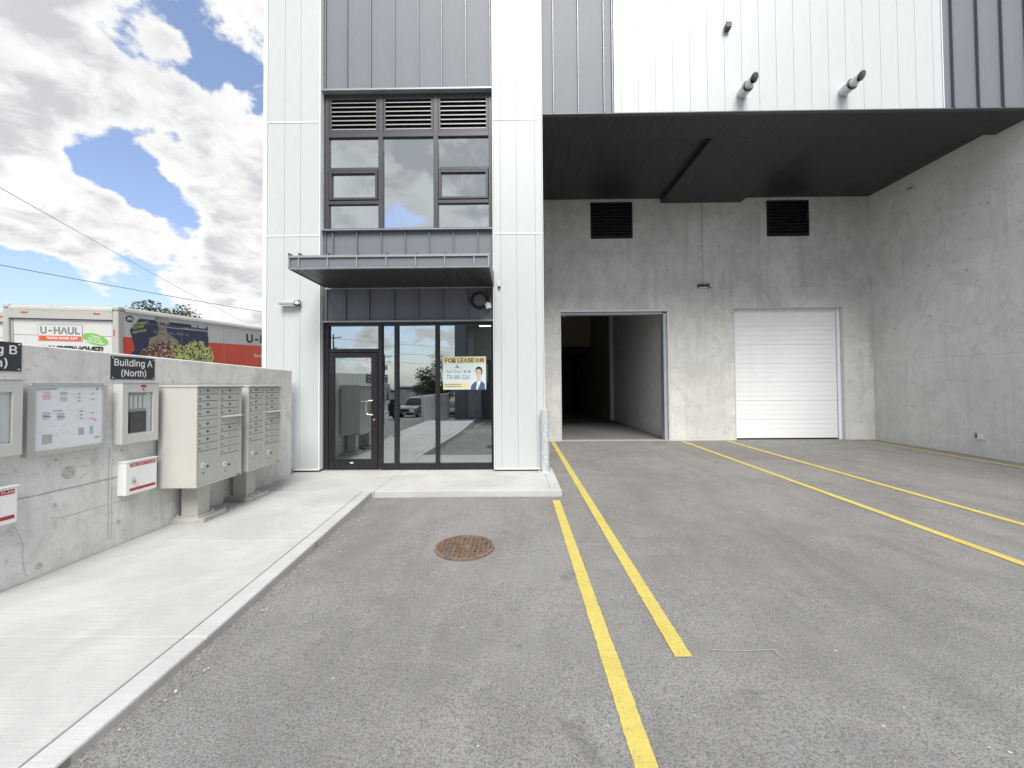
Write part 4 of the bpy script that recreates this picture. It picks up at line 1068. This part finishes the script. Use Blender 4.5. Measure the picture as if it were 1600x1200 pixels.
# ------------------------------------------------------------------ mailboxes
M_gapd = paint('gap_shade_paint', (.16, .155, .14), .7)
def mailbox(dy, label):
    t_ = thing('mailbox_cabinet', label, 'mailbox', (-4.3, 5.25 + dy, 0), 'cluster mailboxes by the low wall')
    Y0, Y1, Z0_, Z1_, XB, XF = 4.85 + dy, 5.65 + dy, .515, 1.772, -4.47, -3.985
    bm = bmesh.new(); bm_box(bm, XB, XF, Y0, Y1, Z0_, Z1_, .004); part('cabinet', bm, M_mail, t_)
    bm = bmesh.new(); bm_prism(bm, [(XB - .005, Z1_ + .001), (XF + .028, Z1_ + .001), (XF + .028, Z1_ + .02), (XF + .02, Z1_ + .026), (XB - .005, Z1_ + .034)], 'y', Y0 - .008, Y1 + .012)
    part('roof_cap', bm, M_mail, t_)
    for (a, b) in ((Y0, Y0 + .016), (5.203 + dy, 5.240 + dy), (5.604 + dy, Y1)): box('trim', t_, XF, XF + .008, a, b, Z0_ + .03, Z1_ - .004, M_mail, .002)
    box('trim', t_, XF, XF + .010, Y0, Y1, Z0_, Z0_ + .029, M_mail, .002)
    c1 = (Y0 + .018, 5.201 + dy); c2 = (5.242 + dy, 5.602 + dy)
    rows1 = [(1.684, 1.768), (1.596, 1.682), (1.496, 1.594), (1.402, 1.494), (1.250, 1.352), (1.154, 1.248), (1.057, 1.152), (.961, 1.055)]
    rows2 = [(1.676, 1.768), (1.582, 1.674), (1.488, 1.580), (1.392, 1.486), (1.168, 1.258), (1.070, 1.166), (.966, 1.068), (.866, .964)]
    for c in (c1, c2): box('gap_shade', t_, XF, XF + .0008, c[0], c[1], Z0_ + .030, Z1_ - .004, M_gapd)  # dark sheet painted in for the shade between the compartment doors
    def mdoor(c, r_, pale):
        d = box('compartment_door', t_, XF, XF + .006, c[0] + .003, c[1] - .003, r_[0] + .003, r_[1] - .003, M_maild, .0015)
        zc_ = (r_[0] + r_[1]) / 2
        cyl('lock', d, (XF + .006, c[0] + .028, zc_ - .012), (XF + .012, c[0] + .028, zc_ - .012), .010, M_lock, 10)
        cy = (c[0] + c[1]) / 2 - .01
        box('number_plate', d, XF + .006, XF + .0075, cy - .018, cy + .018, zc_ - .011, zc_ + .017, M_platel if pale else M_plate)
        if not pale:
            text('number', d, str(random.randint(11, 48)), (XF + .0082, cy, zc_ + .003), .022, .016, 'side', M_platel)
    for i, r_ in enumerate(rows1): mdoor(c1, r_, i > 6)
    for i, r_ in enumerate(rows2): mdoor(c2, r_, i > 4)
    box('blank_panel', t_, XF, XF + .004, c1[0] + .003, c1[1] - .003, 1.355, 1.399, M_mail, .001)
    sl = box('mail_slot', t_, XF, XF + .004, c2[0] + .003, c2[1] - .003, 1.262, 1.372, M_mail, .001)
    cyl('lock', sl, (XF + .004, c2[0] + .05, 1.315), (XF + .008, c2[0] + .05, 1.315), .006, M_lock, 8)
    bm = bmesh.new(); bm_prism(bm, [(XF + .002, 1.388), (XF + .055, 1.366), (XF + .055, 1.360), (XF + .002, 1.374)], 'y', c2[0], c2[1] + .02); part('slot_hood', bm, M_maild, t_)
    for c, top in ((c1, .955), (c2, .860)):
        d = box('parcel_door', t_, XF, XF + .006, c[0] + .003, c[1] - .003, Z0_ + .033, top, M_maild, .0015)
        zc_ = .555 + (top - .555) * .56
        cyl('key_disc', d, (XF + .006, c[0] + .085, zc_), (XF + .009, c[0] + .085, zc_), .032, M_print, 16)
        cyl('lock', d, (XF + .009, c[0] + .085, zc_), (XF + .016, c[0] + .085, zc_), .010, M_lock, 8)
        cyl('lock', d, (XF + .006, c[0] + .09, zc_ - .095), (XF + .012, c[0] + .09, zc_ - .095), .009, M_lock, 8)
        box('number_plate', d, XF + .006, XF + .0075, c[0] + .145, c[0] + .18, zc_ - .04, zc_ - .01, M_plate)
    box('label_strip', t_, XF + .0102, XF + .0112, Y1 - .11, Y1 - .03, Z0_ + .008, Z0_ + .02, M_plate)
    bm = bmesh.new(); bm_box(bm, -4.42, -4.205, 5.15 + dy, 5.36 + dy, .075, .514, .004); part('pedestal', bm, M_mail, t_)
    box('base_plate', t_, -4.475, -4.155, 5.10 + dy, 5.41 + dy, .0605, .074, M_mail, .002)
    for xx in (-4.445, -4.185):
        for yy in (5.125, 5.385): cyl('bolt', t_, (xx, yy + dy, .074), (xx, yy + dy, .105), .009, M_galv, 6)
    bm = bmesh.new(); bm_prism(bm, [(-4.495, 5.06 + dy), (-4.16, 5.06 + dy), (-4.09, 5.12 + dy), (-4.09, 5.52 + dy), (-4.20, 5.66 + dy), (-4.495, 5.66 + dy)], 'z', .001, .060)
    bmesh.ops.bevel(bm, geom=[e_ for e_ in bm.edges if all(v_.co.z > .05 for v_ in e_.verts)], offset=.008, segments=1, affect='EDGES')
    part('footing', bm, M_foot, t_)
M_foot = concrete('footing_concrete', (.36, .355, .34), (.46, .455, .44), (.25, .245, .23), .3, forms=False, scale=2)
mailbox(0, 'beige cluster mailbox cabinet on a pedestal nearest the Building A panel')
mailbox(.94, 'beige cluster mailbox cabinet on a pedestal closest to the building')

# ------------------------------------------------------------------ rental truck behind the wall (built in its own axes, then placed)
M_tw = paint('truck_white', (.54, .55, .535), .42, 0, .03, 1.2, 0, .5, .15); M_tt = paint('truck_roof_cap', (.40, .40, .37), .5, 0, .04, 2); M_tr = paint('truck_red', (.62, .075, .025), .4, 0, .02)
M_orange = M_tr; M_navy = paint('mural_navy', (.028, .04, .085), .45, 0, .1, 3); M_mgrey = paint('mural_stone', (.27, .235, .175), .5, 0, .35, 9)
M_helm = paint('mural_helmet', (.33, .32, .28), .4, 0, .3, 14); M_green = paint('green_print', (.16, .42, .07), .4); M_greenl = paint('lime_print', (.48, .62, .12), .4); M_purple = paint('purple_print', (.10, .06, .20), .4)
M_tgrey = paint('grey_letter', (.16, .17, .17), .4); M_tblack = paint('black_letter', (.02, .02, .022), .4); M_refl = paint('red_reflector', (.45, .03, .04), .3)
m, t, p, o = new_mat('mural_minerals'); setp(p, .45)
P = objc(t); vo = t.node('ShaderNodeTexVoronoi'); t.link(P, vo.inputs['Vector']); vo.inputs['Scale'].default_value = 26
sp = t.node('ShaderNodeSeparateXYZ'); t.link(P, sp.inputs[0]); sc2 = t.node('ShaderNodeSeparateColor'); t.link(vo.outputs['Color'], sc2.inputs[0])
ra = t.node('ShaderNodeValToRGB'); t.link(sc2.outputs[0], ra.inputs[0]); ra.color_ramp.interpolation = 'CONSTANT'
def ramp(ra, cs):
    while len(ra.color_ramp.elements) < len(cs): ra.color_ramp.elements.new(.5)
    for i, c in enumerate(cs): ra.color_ramp.elements[i].position = i / len(cs); ra.color_ramp.elements[i].color = c4(c)
ramp(ra, [(.02, .02, .02), (.30, .05, .06), (.10, .20, .04), (.42, .20, .18), (.55, .45, .35), (.16, .03, .05)])
rb = t.node('ShaderNodeValToRGB'); t.link(sc2.outputs[1], rb.inputs[0]); rb.color_ramp.interpolation = 'CONSTANT'
ramp(rb, [(.02, .03, .02), (.62, .58, .10), (.30, .42, .10), (.70, .62, .22), (.05, .10, .06), (.52, .55, .30)])
t.link(t.mix(t.mapr(sp.outputs[1], 1.35, 1.6), ra.outputs[0], rb.outputs[0]), p.inputs['Base Color'])
M_min = m

def build_truck(decals=True, label='', glabel=None):
    T = thing('box_truck', label, 'truck', (0, 0, 0), 'rental trucks parked behind the wall')
    Lb = 7.6; Wd = 2.44; H = 2.55
    bm = bmesh.new(); bm_box(bm, -Wd + .03, -.03, .125, Lb, -H, -.07); part('cargo_box', bm, M_tw, T)
    # rounded roof rails and the cap
    bm = bmesh.new()
    pr = [(-.09, 0), (-.04, -.02), (-.008, -.06), (0, -.115), (-.035, -.115), (-.09, -.075)]
    bm_prism(bm, pr, 'y', .17, Lb); bm_prism(bm, [(-Wd - a, b) for a, b in pr], 'y', .17, Lb); part('roof_rail', bm, M_tt, T, True)
    bm = bmesh.new(); bm_box(bm, -Wd + .09, -.09, .1, Lb, -.07, -.004); part('roof', bm, M_tt, T)
    bm = bmesh.new(); bm_prism(bm, [(.16, 0), (.06, -.02), (.012, -.06), (0, -.115), (.05, -.13), (.16, -.08)], 'x', -Wd + .13, -.13)
    part('rear_cap', bm, M_tt, T, True)
    for x0, x1 in ((-.13, .004), (-Wd - .004, -Wd + .13)):
        bm = bmesh.new(); bm_box(bm, x0, x1, -.004, .168, -.118, .003, .04, 3); part('roof_corner', bm, M_mgrey if False else M_tt, T, True)
    # rear frame
    for x0, x1 in ((-.12, 0), (-Wd, -Wd + .12)): box('rear_post', T, x0, x1, 0, .12, -H, -.119, M_tt, .012)
    box('rear_header', T, -Wd + .121, -.121, .003, .12, -.312, -.119, M_tt, .004)
    for x in [-Wd + .2 + k * .35 for k in range(7)]: cyl('rivet', T, (x, .002, -.15), (x, -.003, -.15), .008, M_tgrey, 6)
    for k in range(6):
        box('door_slat', T, -Wd + .16, -.19, .06, .09, -.318 - (k + 1) * .36 + .004, -.318 - k * .36 - .004, M_tw, .004)
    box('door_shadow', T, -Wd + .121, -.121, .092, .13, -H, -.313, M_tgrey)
    box('door_track', T, -.188, -.122, .05, .09, -H, -.318, M_tt); box('door_track', T, -Wd + .122, -Wd + .158, .05, .09, -H, -.318, M_tt)
    for x in (-1.98, -.45): box('reflector', T, x - .07, x + .07, -.002, .002, -.200, -.172, M_refl)
    for z in (-.665, -1.6): box('reflector', T, -.098, -.075, -.004, -.001, z + .0, z + .14, M_refl)
    for k in range(3): box('marker_light', T, -1.45 + k * .15, -1.375 + k * .15, .012, .03, -.082, -.055, M_refl)
    # side
    XS = -.028
    SF = (Vector((0, 1, 0)), Vector((0, 0, 1)), Vector((1, 0, 0)))
    def sd_(name, y0, y1, z0_, z1_, mat, l=.003): return decal(name, T, rect((y1 - y0) / 2, (z1_ - z0_) / 2), (XS + l, (y0 + y1) / 2, (z0_ + z1_) / 2), SF, mat)
    sd_('red_panel', .02, Lb, -H + .1, -.67, M_tr, .002)
    for k in range(22): cyl('rivet', T, (0, .30 + k * .33, -.108), (.005, .30 + k * .33, -.108), .008, M_tgrey, 6)
    for k in range(1, 5): box('side_joint', T, XS + .002, XS + .0045, .17 + k * 1.6, .176 + k * 1.6, -H + .1, -.116, M_tt)
    if decals:
        RF = (Vector((1, 0, 0)), Vector((0, 0, 1)), Vector((0, -1, 0)))
        def rd(name, pts, x, z, mat, l): return decal(name, T, pts, (x, .058 - l, z), RF, mat)
        rd('logo_border', rect(.475, .185), -1.29, -.615, M_tgrey, .001); rd('logo_panel', rect(.465, .175), -1.29, -.615, M_tw, .002)
        text('lettering', T, 'U-HAUL', (-1.29, .055, -.565), .84, .165, RF, M_tgrey, .03)
        rd('logo_band', rect(.45, .052), -1.29, -.735, M_tr, .003)
        text('lettering', T, 'TRUCK SHARE 24/7', (-1.25, .053, -.735), .66, .06, RF, M_print, .02)
        rd('badge', [(a * 1, b + a * -.22) for a, b in ell(.275, .125)], -.545, -.745, M_green, .002)
        for i, (s, w) in enumerate([('PATENTED', .22), ('FUEL SAVER', .30), ('SAVES YOU MONEY', .42)]): text('lettering', T, s, (-.545, .054, -.69 - i * .06), w, .040, RF, M_print, .01, 0, -11)
        text('lettering', T, "20' SUPERMOVER", (-1.15, .054, -.985), 1.55, .17, RF, M_tblack, .04, .25)
        text('lettering', T, 'JH 2962 T', (-.62, .03, -.085), .20, .03, (RF[0], RF[1], RF[2]), M_tgrey) if False else None
        # side mural
        mur = [(.55, -.215), (2.72, -.215), (2.70, -.40), (2.74, -.60), (2.70, -.75), (2.83, -.86), (2.72, -.98), (2.86, -1.12), (2.75, -1.3), (2.80, -1.6), (.30, -1.6), (.20, -1.15), (.42, -.95), (.36, -.70), (.30, -.5)]
        decal('mural', T, mur, (XS + .004, 0, 0), SF, M_navy)
        sd_('mural_bar', .85, 2.71, -.285, -.215, M_tblack, .006); sd_('mural_bar', .50, 1.75, -.345, -.305, M_purple, .006); sd_('mural_rule', 1.2, 2.68, -.362, -.352, M_print, .007)
        text('lettering', T, 'NEW JERSEY', (XS + .009, 2.38, -.25), .56, .06, SF, M_print, .03)
        text('lettering', T, 'MINERAL BOUNTY OF FRANKLIN', (XS + .009, 2.25, -.33), .85, .026, SF, M_print)
        text('lettering', T, '(Zn, Mn)(Fe , Mn )  O', (XS + .007, 1.45, -.50), 1.05, .075, SF, M_tt)
        decal('number_disc', T, ell(.10, .075, 18), (XS + .008, .30, -.25), SF, M_tblack); text('lettering', T, '#94', (XS + .010, .30, -.25), .13, .075, SF, M_print, .03)
        for i, (s, yc, zc_, w) in enumerate([('Venture', .60, -.315, .36), ('Across', .50, -.41, .30), ('America', .53, -.51, .36)]): text('lettering', T, s, (XS + .009, yc, zc_), w, .075, SF, M_greenl, .01, .2, 14)
        yc = 1.17
        decal('statue_bust', T, [(-.42, -1.0), (-.38, -.66), (-.16, -.58), (-.10, -.50), (-.13, -.34), (-.15, -.24), (-.10, -.16), (.10, -.17), (.13, -.26), (.13, -.40), (.12, -.50), (.26, -.56), (.48, -.68), (.55, -1.0)], (XS + .010, yc, 0), SF, M_mgrey)
        decal('helmet_outline', T, [(a * 1.12, (b + .17) * 1.12 - .17) for a, b in [(-.20, -.235), (-.155, -.15), (-.09, -.09), (0, -.065), (.09, -.10), (.155, -.17), (.20, -.265), (0, -.25)]], (XS + .0115, yc, 0), SF, M_tgrey)  # dark printed outline round the helmet
        decal('statue_helmet', T, [(-.20, -.235), (-.155, -.15), (-.09, -.09), (0, -.065), (.09, -.10), (.155, -.17), (.20, -.265), (0, -.25)], (XS + .0125, yc, 0), SF, M_helm)
        decal('statue_shade', T, [(-.07, -.27), (.08, -.28), (.08, -.31), (-.06, -.30)], (XS + .013, yc, 0), SF, M_tblack); decal('statue_shade', T, [(-.04, -.42), (.05, -.42), (.04, -.435), (-.03, -.435)], (XS + .013, yc, 0), SF, M_tblack)
        rr = random.Random(3)
        top = [(.55 + i * .0835, -.98 + .25 * math.sin(min(1, i / 7) * 1.57) * (1 if i < 12 else .8) + rr.uniform(-.05, .05) + (.12 if 17 < i < 25 else 0)) for i in range(28)]
        decal('mineral_heap', T, [(.5, -1.6)] + [(.52, -1.05)] + top + [(2.95, -1.15), (2.98, -1.6)], (XS + .014, 0, 0), SF, M_min)
        text('lettering', T, 'U-HAUL', (XS + .006, 5.55, -.44), 2.2, .29, SF, M_tblack, .03)
        text('lettering', T, 'Truck rentals from $19.95', (XS + .006, 6.0, -1.02), 2.3, .14, SF, M_print, .01)
    # chassis, cab, wheels
    box('chassis', T, -Wd + .6, -.6, .3, Lb + 2.2, -H - .25, -H - .01, M_black)
    bm = bmesh.new(); bm_prism(bm, [(Lb + .15, -3.1), (Lb + .15, -1.15), (Lb + .9, -1.05), (Lb + 1.45, -1.75), (Lb + 2.35, -1.95), (Lb + 2.5, -2.4), (Lb + 2.5, -3.1)], 'x', -Wd + .15, -.15)
    bmesh.ops.bevel(bm, geom=bm.edges[:], offset=.05, segments=2, affect='EDGES'); part('cab', bm, M_tw, T, True)
    bm = bmesh.new(); bm_prism(bm, [(Lb + .98, -1.13), (Lb + 1.44, -1.70), (Lb + 1.47, -1.70), (Lb + 1.01, -1.10)], 'x', -Wd + .3, -.3); part('windscreen', bm, M_black, T)
    box('side_window', T, -.152, -.145, Lb + .45, Lb + 1.1, -1.75, -1.25, M_black)
    for y_, x_ in ((1.6, -.42), (1.6, -Wd + .42), (Lb + 1.75, -.42), (Lb + 1.75, -Wd + .42)):
        w = cyl('wheel', T, (x_ - .14, y_, -3.03), (x_ + .14, y_, -3.03), .42, M_rubber, 24); cyl('rim', w, (x_ - .145, y_, -3.03), (x_ + .145, y_, -3.03), .22, M_galv, 16)
    box('bumper', T, -Wd + .1, -.1, -.15, .0, -3.0, -2.75, M_black, .01)
    return T
def place(T, P0, a, roll):
    a = Vector(a).normalized(); w0 = a.cross(Vector((0, 0, 1))).normalized(); u0 = w0.cross(a)
    w = w0 * math.cos(roll) + u0 * math.sin(roll); up = w.cross(a)
    M = Matrix((w, a, up)).transposed().to_4x4(); M.translation = Vector(P0); T.matrix_world = M
    base_ = M @ Vector((-1.22, 0, -3.45))
T1 = build_truck(True, 'white and red rental box truck with a mineral mural behind the wall')
place(T1, (-8.75, 8.5, 3.574), (-.04537, .99715, .0603), R(-1.5))
T2 = build_truck(False, 'second white box truck, just showing at the far left edge')
place(T2, (-11.52, 8.95, 3.62), (-.04537, .99715, .0603), R(-1.5))

# ------------------------------------------------------------------ trees
def foliage_mat(name, a, b):
    m, t, p, o = new_mat(name); setp(p, .6, 0, .3)
    oi = t.node('ShaderNodeNewGeometry'); n = t.noise(oi.outputs['Position'], 1.7, 4, .6); r_ = oi.outputs['Random Per Island']
    f = t.math('ADD', t.math('MULTIPLY', n, .5), t.math('MULTIPLY', r_, .5))
    t.link(t.mix(t.mapr(f, .25, .75), c4(a), c4(b)), p.inputs['Base Color'])
    return m
M_leaf1 = foliage_mat('olive_leaves', (.045, .050, .018), (.13, .125, .045)); M_leaf2 = foliage_mat('green_leaves', (.022, .045, .014), (.07, .10, .03)); M_leaf3 = foliage_mat('reddish_leaves', (.06, .03, .025), (.14, .06, .045))
M_bark = paint('bark', (.10, .075, .055), .9, 0, .2, 8, .4)
def tree(x, y, h, cr, label, lm, n=3200, leaf=.16, trunk=.22, seed=1, base_z=None):
    rr = random.Random(seed); z0_ = g(x, y) if base_z is None else base_z
    t_ = thing('tree', label, 'tree', (x, y, z0_))
    bm = bmesh.new(); top = Vector((x, y, z0_ + h - cr * .9))
    bm_tube(bm, [(x, y, z0_ - .2), (x + .05, y, z0_ + (h - cr) * .5), tuple(top)], [trunk, trunk * .75, trunk * .4], 8)
    cl = []
    for k in range(13):
        a = rr.uniform(0, 6.28); e = rr.uniform(-.5, 1.3); d = cr * rr.uniform(.45, .95)
        c_ = Vector((x + d * math.cos(a) * math.cos(e), y + d * math.sin(a) * math.cos(e), z0_ + h - cr + d * .85 * math.sin(e)))
        cl.append((c_, cr * rr.uniform(.22, .42)))
        st_ = Vector((x, y, z0_ + (h - cr) * .6)).lerp(top, rr.random()); bm_tube(bm, [tuple(st_), tuple(st_.lerp(c_, .55) + Vector((0, 0, .1))), tuple(c_)], [trunk * .35, trunk * .2, trunk * .07], 5)
    part('trunk', bm, M_bark, t_, True)
    bm = bmesh.new()
    for k in range(n):
        c_, r_ = rr.choice(cl); v_ = Vector((rr.gauss(0, 1), rr.gauss(0, 1), rr.gauss(0, 1))).normalized() * r_ * rr.uniform(.35, 1.1)
        q = c_ + v_; u = Vector((rr.gauss(0, 1), rr.gauss(0, 1), rr.gauss(0, .6))).normalized(); w = u.orthogonal().normalized(); w = (Matrix.Rotation(rr.uniform(0, 6.28), 3, u) @ w)
        s = leaf * rr.uniform(.6, 1.3)
        bm.faces.new([bm.verts.new(q + u * s * a_ + w * s * b_) for a_, b_ in ((-.5, 0), (0, .28), (.6, .05), (.05, -.28))])
    me = bpy.data.meshes.new('crown'); bm.to_mesh(me); bm.free(); me.materials.append(lm)
    for v_ in me.vertices: v_.co -= Vector((x, y, z0_))
    link('crown', me, t_, (x, y, z0_))
    return t_
tree(-32.2, 36.5, 8.0, 3.3, 'olive green tree top showing above the truck roof', M_leaf1, 9000, .26, .25, 5, 2.0)

# ------------------------------------------------------------------ power lines
def cable(a, b, sag, r, label, n=30):
    a, b = Vector(a), Vector(b); bm = bmesh.new()
    bm_tube(bm, [tuple(a.lerp(b, i / n) - Vector((0, 0, sag * 4 * (i / n) * (1 - i / n)))) for i in range(n + 1)], r, 6)
    o_ = part('power_line', bm, M_cable, None, True); tag(o_, label, 'power line', 'power lines over the yard'); return o_
cable((-40.0, 4.0, 10.2), (-17.6, 62.0, 10.2), .75, .022, 'thicker black power line crossing the sky just above the truck')
cable((-17.5, 3.5, 11.0), (-44.5, 72.0, 11.0), .5, .012, 'thin power line slanting steeply across the left sky')
def upole(x, y, h, label, arms=1, yaw=0):
    z0_ = g(x, y); t_ = thing('utility_pole', label, 'utility pole', (x, y, z0_), 'utility poles')
    bm = bmesh.new(); bm_cyl(bm, (x, y, z0_ - .3), (x, y, z0_ + h), .17, .11, 12); part('pole', bm, M_bark, t_, True)
    for k in range(arms):
        zz_ = z0_ + h - .6 - k * 1.1; ar = box('crossarm', t_, x - 1.3, x + 1.3, y - .18, y - .08, zz_, zz_ + .12, M_bark)
        for dx in (-1.2, -.7, .7, 1.2): cyl('insulator', ar, (x + dx, y - .13, zz_ + .12), (x + dx, y - .13, zz_ + .32), .05, M_alum, 8)
    cyl('transformer', t_, (x + .38, y, z0_ + h - 3.2), (x + .38, y, z0_ + h - 2.3), .24, M_alum, 14)
upole(-40.1, 4.1, 11, 'wooden utility pole left of the yard holding the near power line end')
upole(-17.6, 62, 9.5, 'wooden utility pole behind the building holding the far power line end')
upole(-31.5, -50, 13.0, 'wooden utility pole with one crossarm reflected in the transom glass')
upole(-26.5, -62, 11.0, 'distant utility pole with two crossarms reflected in the narrow pane', 2)
for dz in (0, -1.6, -3.2):
    cable((-31.5, -50.1, 9.9 + dz), (10, -58, 9.5 + dz), 1.2, .025, ['upper', 'middle', 'lower'][int(-dz / 1.6)] + ' of the three power lines reflected in the entrance glass')

# ------------------------------------------------------------------ what stands behind the camera and shows in the glass
SW = link('street', None, None, (0, 0, 0)); 
bm = bmesh.new()
bpy.data.objects.remove(SW)
pst = thing('metal_post', 'brown steel post at the end of the low wall', 'post', (-4.3, 2.55, -.05))
box('post', pst, -4.34, -4.26, 2.51, 2.59, -.06, 2.45, M_beam, .004); box('base_plate', pst, -4.42, -4.18, 2.43, 2.67, .001, .015, M_beam)

def car(x, y, yaw, label, mat, suv=True, L=4.7, Wd=1.9, H=1.75):
    T = thing('parked_car', label, 'car', (0, 0, 0), 'cars parked across the street')
    if suv: body = [(-.5, .35), (-.5, .72), (-.485, .98), (-.30, 1.05), (-.17, 1.08), (.42, 1.10), (.49, 1.0), (.5, .6), (.495, .35)]; roof = [(-.19, 1.06), (-.07, H - .07), (-.02, H), (.36, H), (.42, H - .08), (.47, 1.06)]
    else: body = [(-.5, .32), (-.5, .62), (-.47, .80), (-.22, .90), (.30, .93), (.47, .90), (.5, .6), (.495, .32)]; roof = [(-.24, .88), (-.08, H - .06), (0, H), (.20, H), (.40, .90)]
    bm = bmesh.new(); bm_prism(bm, [(a * L, b) for a, b in body], 'x', -Wd / 2, Wd / 2)
    bmesh.ops.bevel(bm, geom=bm.edges[:], offset=.06, segments=3, affect='EDGES'); part('body', bm, mat, T, True)
    bm = bmesh.new(); n = len(roof); A = [bm.verts.new((-Wd / 2 + (.06 if b < 1.2 else .17), a * L, b)) for a, b in roof]; Bq = [bm.verts.new((Wd / 2 - (.06 if b < 1.2 else .17), a * L, b)) for a, b in roof]
    bm.faces.new(A); bm.faces.new(Bq[::-1])
    for i in range(n): bm.faces.new((A[i], Bq[i], Bq[(i + 1) % n], A[(i + 1) % n]))
    bmesh.ops.bevel(bm, geom=bm.edges[:], offset=.03, segments=2, affect='EDGES'); part('cabin_glass', bm, M_black, T, True)
    bm = bmesh.new(); r2 = [(a, b) for a, b in roof if b > H - .1]
    bm_prism(bm, [(r2[0][0] * L, H - .05), (r2[0][0] * L + .1, H + .012), (r2[-1][0] * L - .1, H + .012), (r2[-1][0] * L, H - .05)], 'x', -Wd / 2 + .16, Wd / 2 - .16); part('roof_panel', bm, mat, T)
    for s in (-1, 1):
        for a, b in ((roof[0], roof[2]), (roof[-1], roof[-2])):
            bm = bmesh.new(); bm_tube(bm, [(s * (Wd / 2 - .055), a[0] * L, a[1]), (s * (Wd / 2 - .155), b[0] * L, b[1])], .035, 6); part('pillar', bm, mat, T)
        box('headlight', T, s * .66 - .2, s * .66 + .2, -.5 * L - .012, -.5 * L + .05, .66, .82, M_print, .01)
        for yy in (-.31, .30):
            w = cyl('wheel', T, (s * (Wd / 2 - .22), yy * L, .35), (s * (Wd / 2 + .01), yy * L, .35), .35, M_rubber, 24); cyl('rim', w, (s * (Wd / 2), yy * L, .35), (s * (Wd / 2 + .015), yy * L, .35), .22, M_galv, 14)
        box('mirror', T, s * (Wd / 2 + .09) - .08, s * (Wd / 2 + .09) + .08, -.16 * L, -.16 * L + .1, 1.02 if suv else .9, 1.16 if suv else 1.02, mat, .02)
    box('grille', T, -.42, .42, -.5 * L - .014, -.5 * L + .03, .62, .84, M_black); box('bumper', T, -.85, .85, -.5 * L - .05, -.5 * L + .1, .34, .55, M_black, .03)
    box('number_plate', T, -.16, .16, -.5 * L - .056, -.5 * L - .051, .40, .50, M_print)
    T.location = (x, y, g(x, y)); T.rotation_euler = (0, 0, R(180 + yaw))
    return T
M_silver = paint('silver_car_paint', (.48, .50, .52), .28, .6, .02); M_dkcar = paint('dark_car_paint', (.05, .055, .06), .22, .5, .02); M_gcar = paint('grey_car_paint', (.20, .21, .22), .28, .6, .02)
car(-9.3, -20, 14, 'silver sport utility vehicle reflected in the entrance glass', M_silver)
car(-12.0, -17.5, 20, 'dark sedan parked beside the silver vehicle', M_dkcar, False, 4.6, 1.82, 1.45)
car(-6.3, -22, 10, 'grey car parked behind the silver vehicle', M_gcar, False, 4.5, 1.82, 1.47)
tree(-8.5, -28, 6.2, 2.9, 'bushy green tree behind the parked cars', M_leaf2, 4200, .20, .2, 11)
tree(-4.8, -27, 5.4, 2.3, 'small reddish leaved tree behind the parked cars', M_leaf3, 3000, .18, .15, 12)
tree(-17.5, -30, 5.2, 2.3, 'green tree left of the bushy one by the white building', M_leaf2, 3000, .20, .15, 13)
tree(-27, -48, 6.2, 3.0, 'far green tree beside the distant utility pole', M_leaf2, 2500, .28, .2, 14)
tree(-13.0, -40, 5.6, 2.6, 'far dark green tree behind the white building', M_leaf2, 2500, .28, .2, 15)
wb_ = thing('low_building', 'low white flat roofed building across the street', 'building', (-21, -40, g(-21, -40)))
zb = g(-21, -40); box('wall', wb_, -27, -15.5, -46, -38, zb - .3, zb + 3.3, M_white); box('roof_edge', wb_, -27.1, -15.4, -46.1, -37.9, zb + 3.31, zb + 3.55, M_frame)
for x in (-25.5, -23, -20.5, -18): box('window', wb_, x, x + 1.3, -37.99, -37.95, zb + 1.0, zb + 2.3, M_black)
hd = link('hedge', None, None, (0, 0, 0)); bpy.data.objects.remove(hd)
# opposite unit of the same kind, mirrored across the yard
OB = thing('opposite_building', 'opposite grey clad industrial unit reflected in the right pane', 'building', (3, -12, g(3, -12)))
zb = g(0, -12) - .3
box('corner_column', OB, -4.6, -3.75, -13.2, -12.4, zb, 8.2, M_dark); box('upper_wall', OB, -3.74, 16, -13.2, -12.6, 7.0, 8.2, M_white)
box('back_wall', OB, -3.74, 16, -17.2, -17, zb, 7.0, M_alc); box('side_wall', OB, -4.55, -4.3, -30, -13.21, zb, 8.2, M_dark); box('soffit', OB, -3.74, 16, -17, -12.6, 6.9, 6.99, M_soff)
box('roof', OB, -4.5, 16, -30, -13.21, 8.0, 8.2, M_ind); box('loading_door', OB, -3.0, 0.5, -16.99, -16.9, zb, 3.9, M_ind); box('loading_door', OB, 3.2, 6.7, -16.99, -16.9, zb, 3.9, M_gdoor)
box('side_wall', OB, 15.8, 16, -30, -13.21, zb, 8.2, M_dark)
fw_ = thing('boundary_wall', 'grey concrete wall beside the opposite unit', 'wall', (-5.2, -9, g(-5.2, -9)))
box('wall_body', fw_, -5.3, -5.1, -13, -5, -2, 1.15, M_wallc, .01)
ow = link('ramp', None, None, (0, 0, 0)); ow['kind'] = 'structure'
bm = bmesh.new(); ys_ = [-4.0, -6, -9, -12.3]
vs_ = [[bm.verts.new((x, y, g(x, y) + .10 if k else g(x, y) - .3)) for (x, k) in ((-5.05, 1), (-2.9, 1), (-2.9, 0))] for y in ys_]
for A, Bq in zip(vs_[:-1], vs_[1:]):
    for i in range(2): bm.faces.new((A[i], A[i + 1], Bq[i + 1], Bq[i]))
part('slab', bm, M_slab, ow)
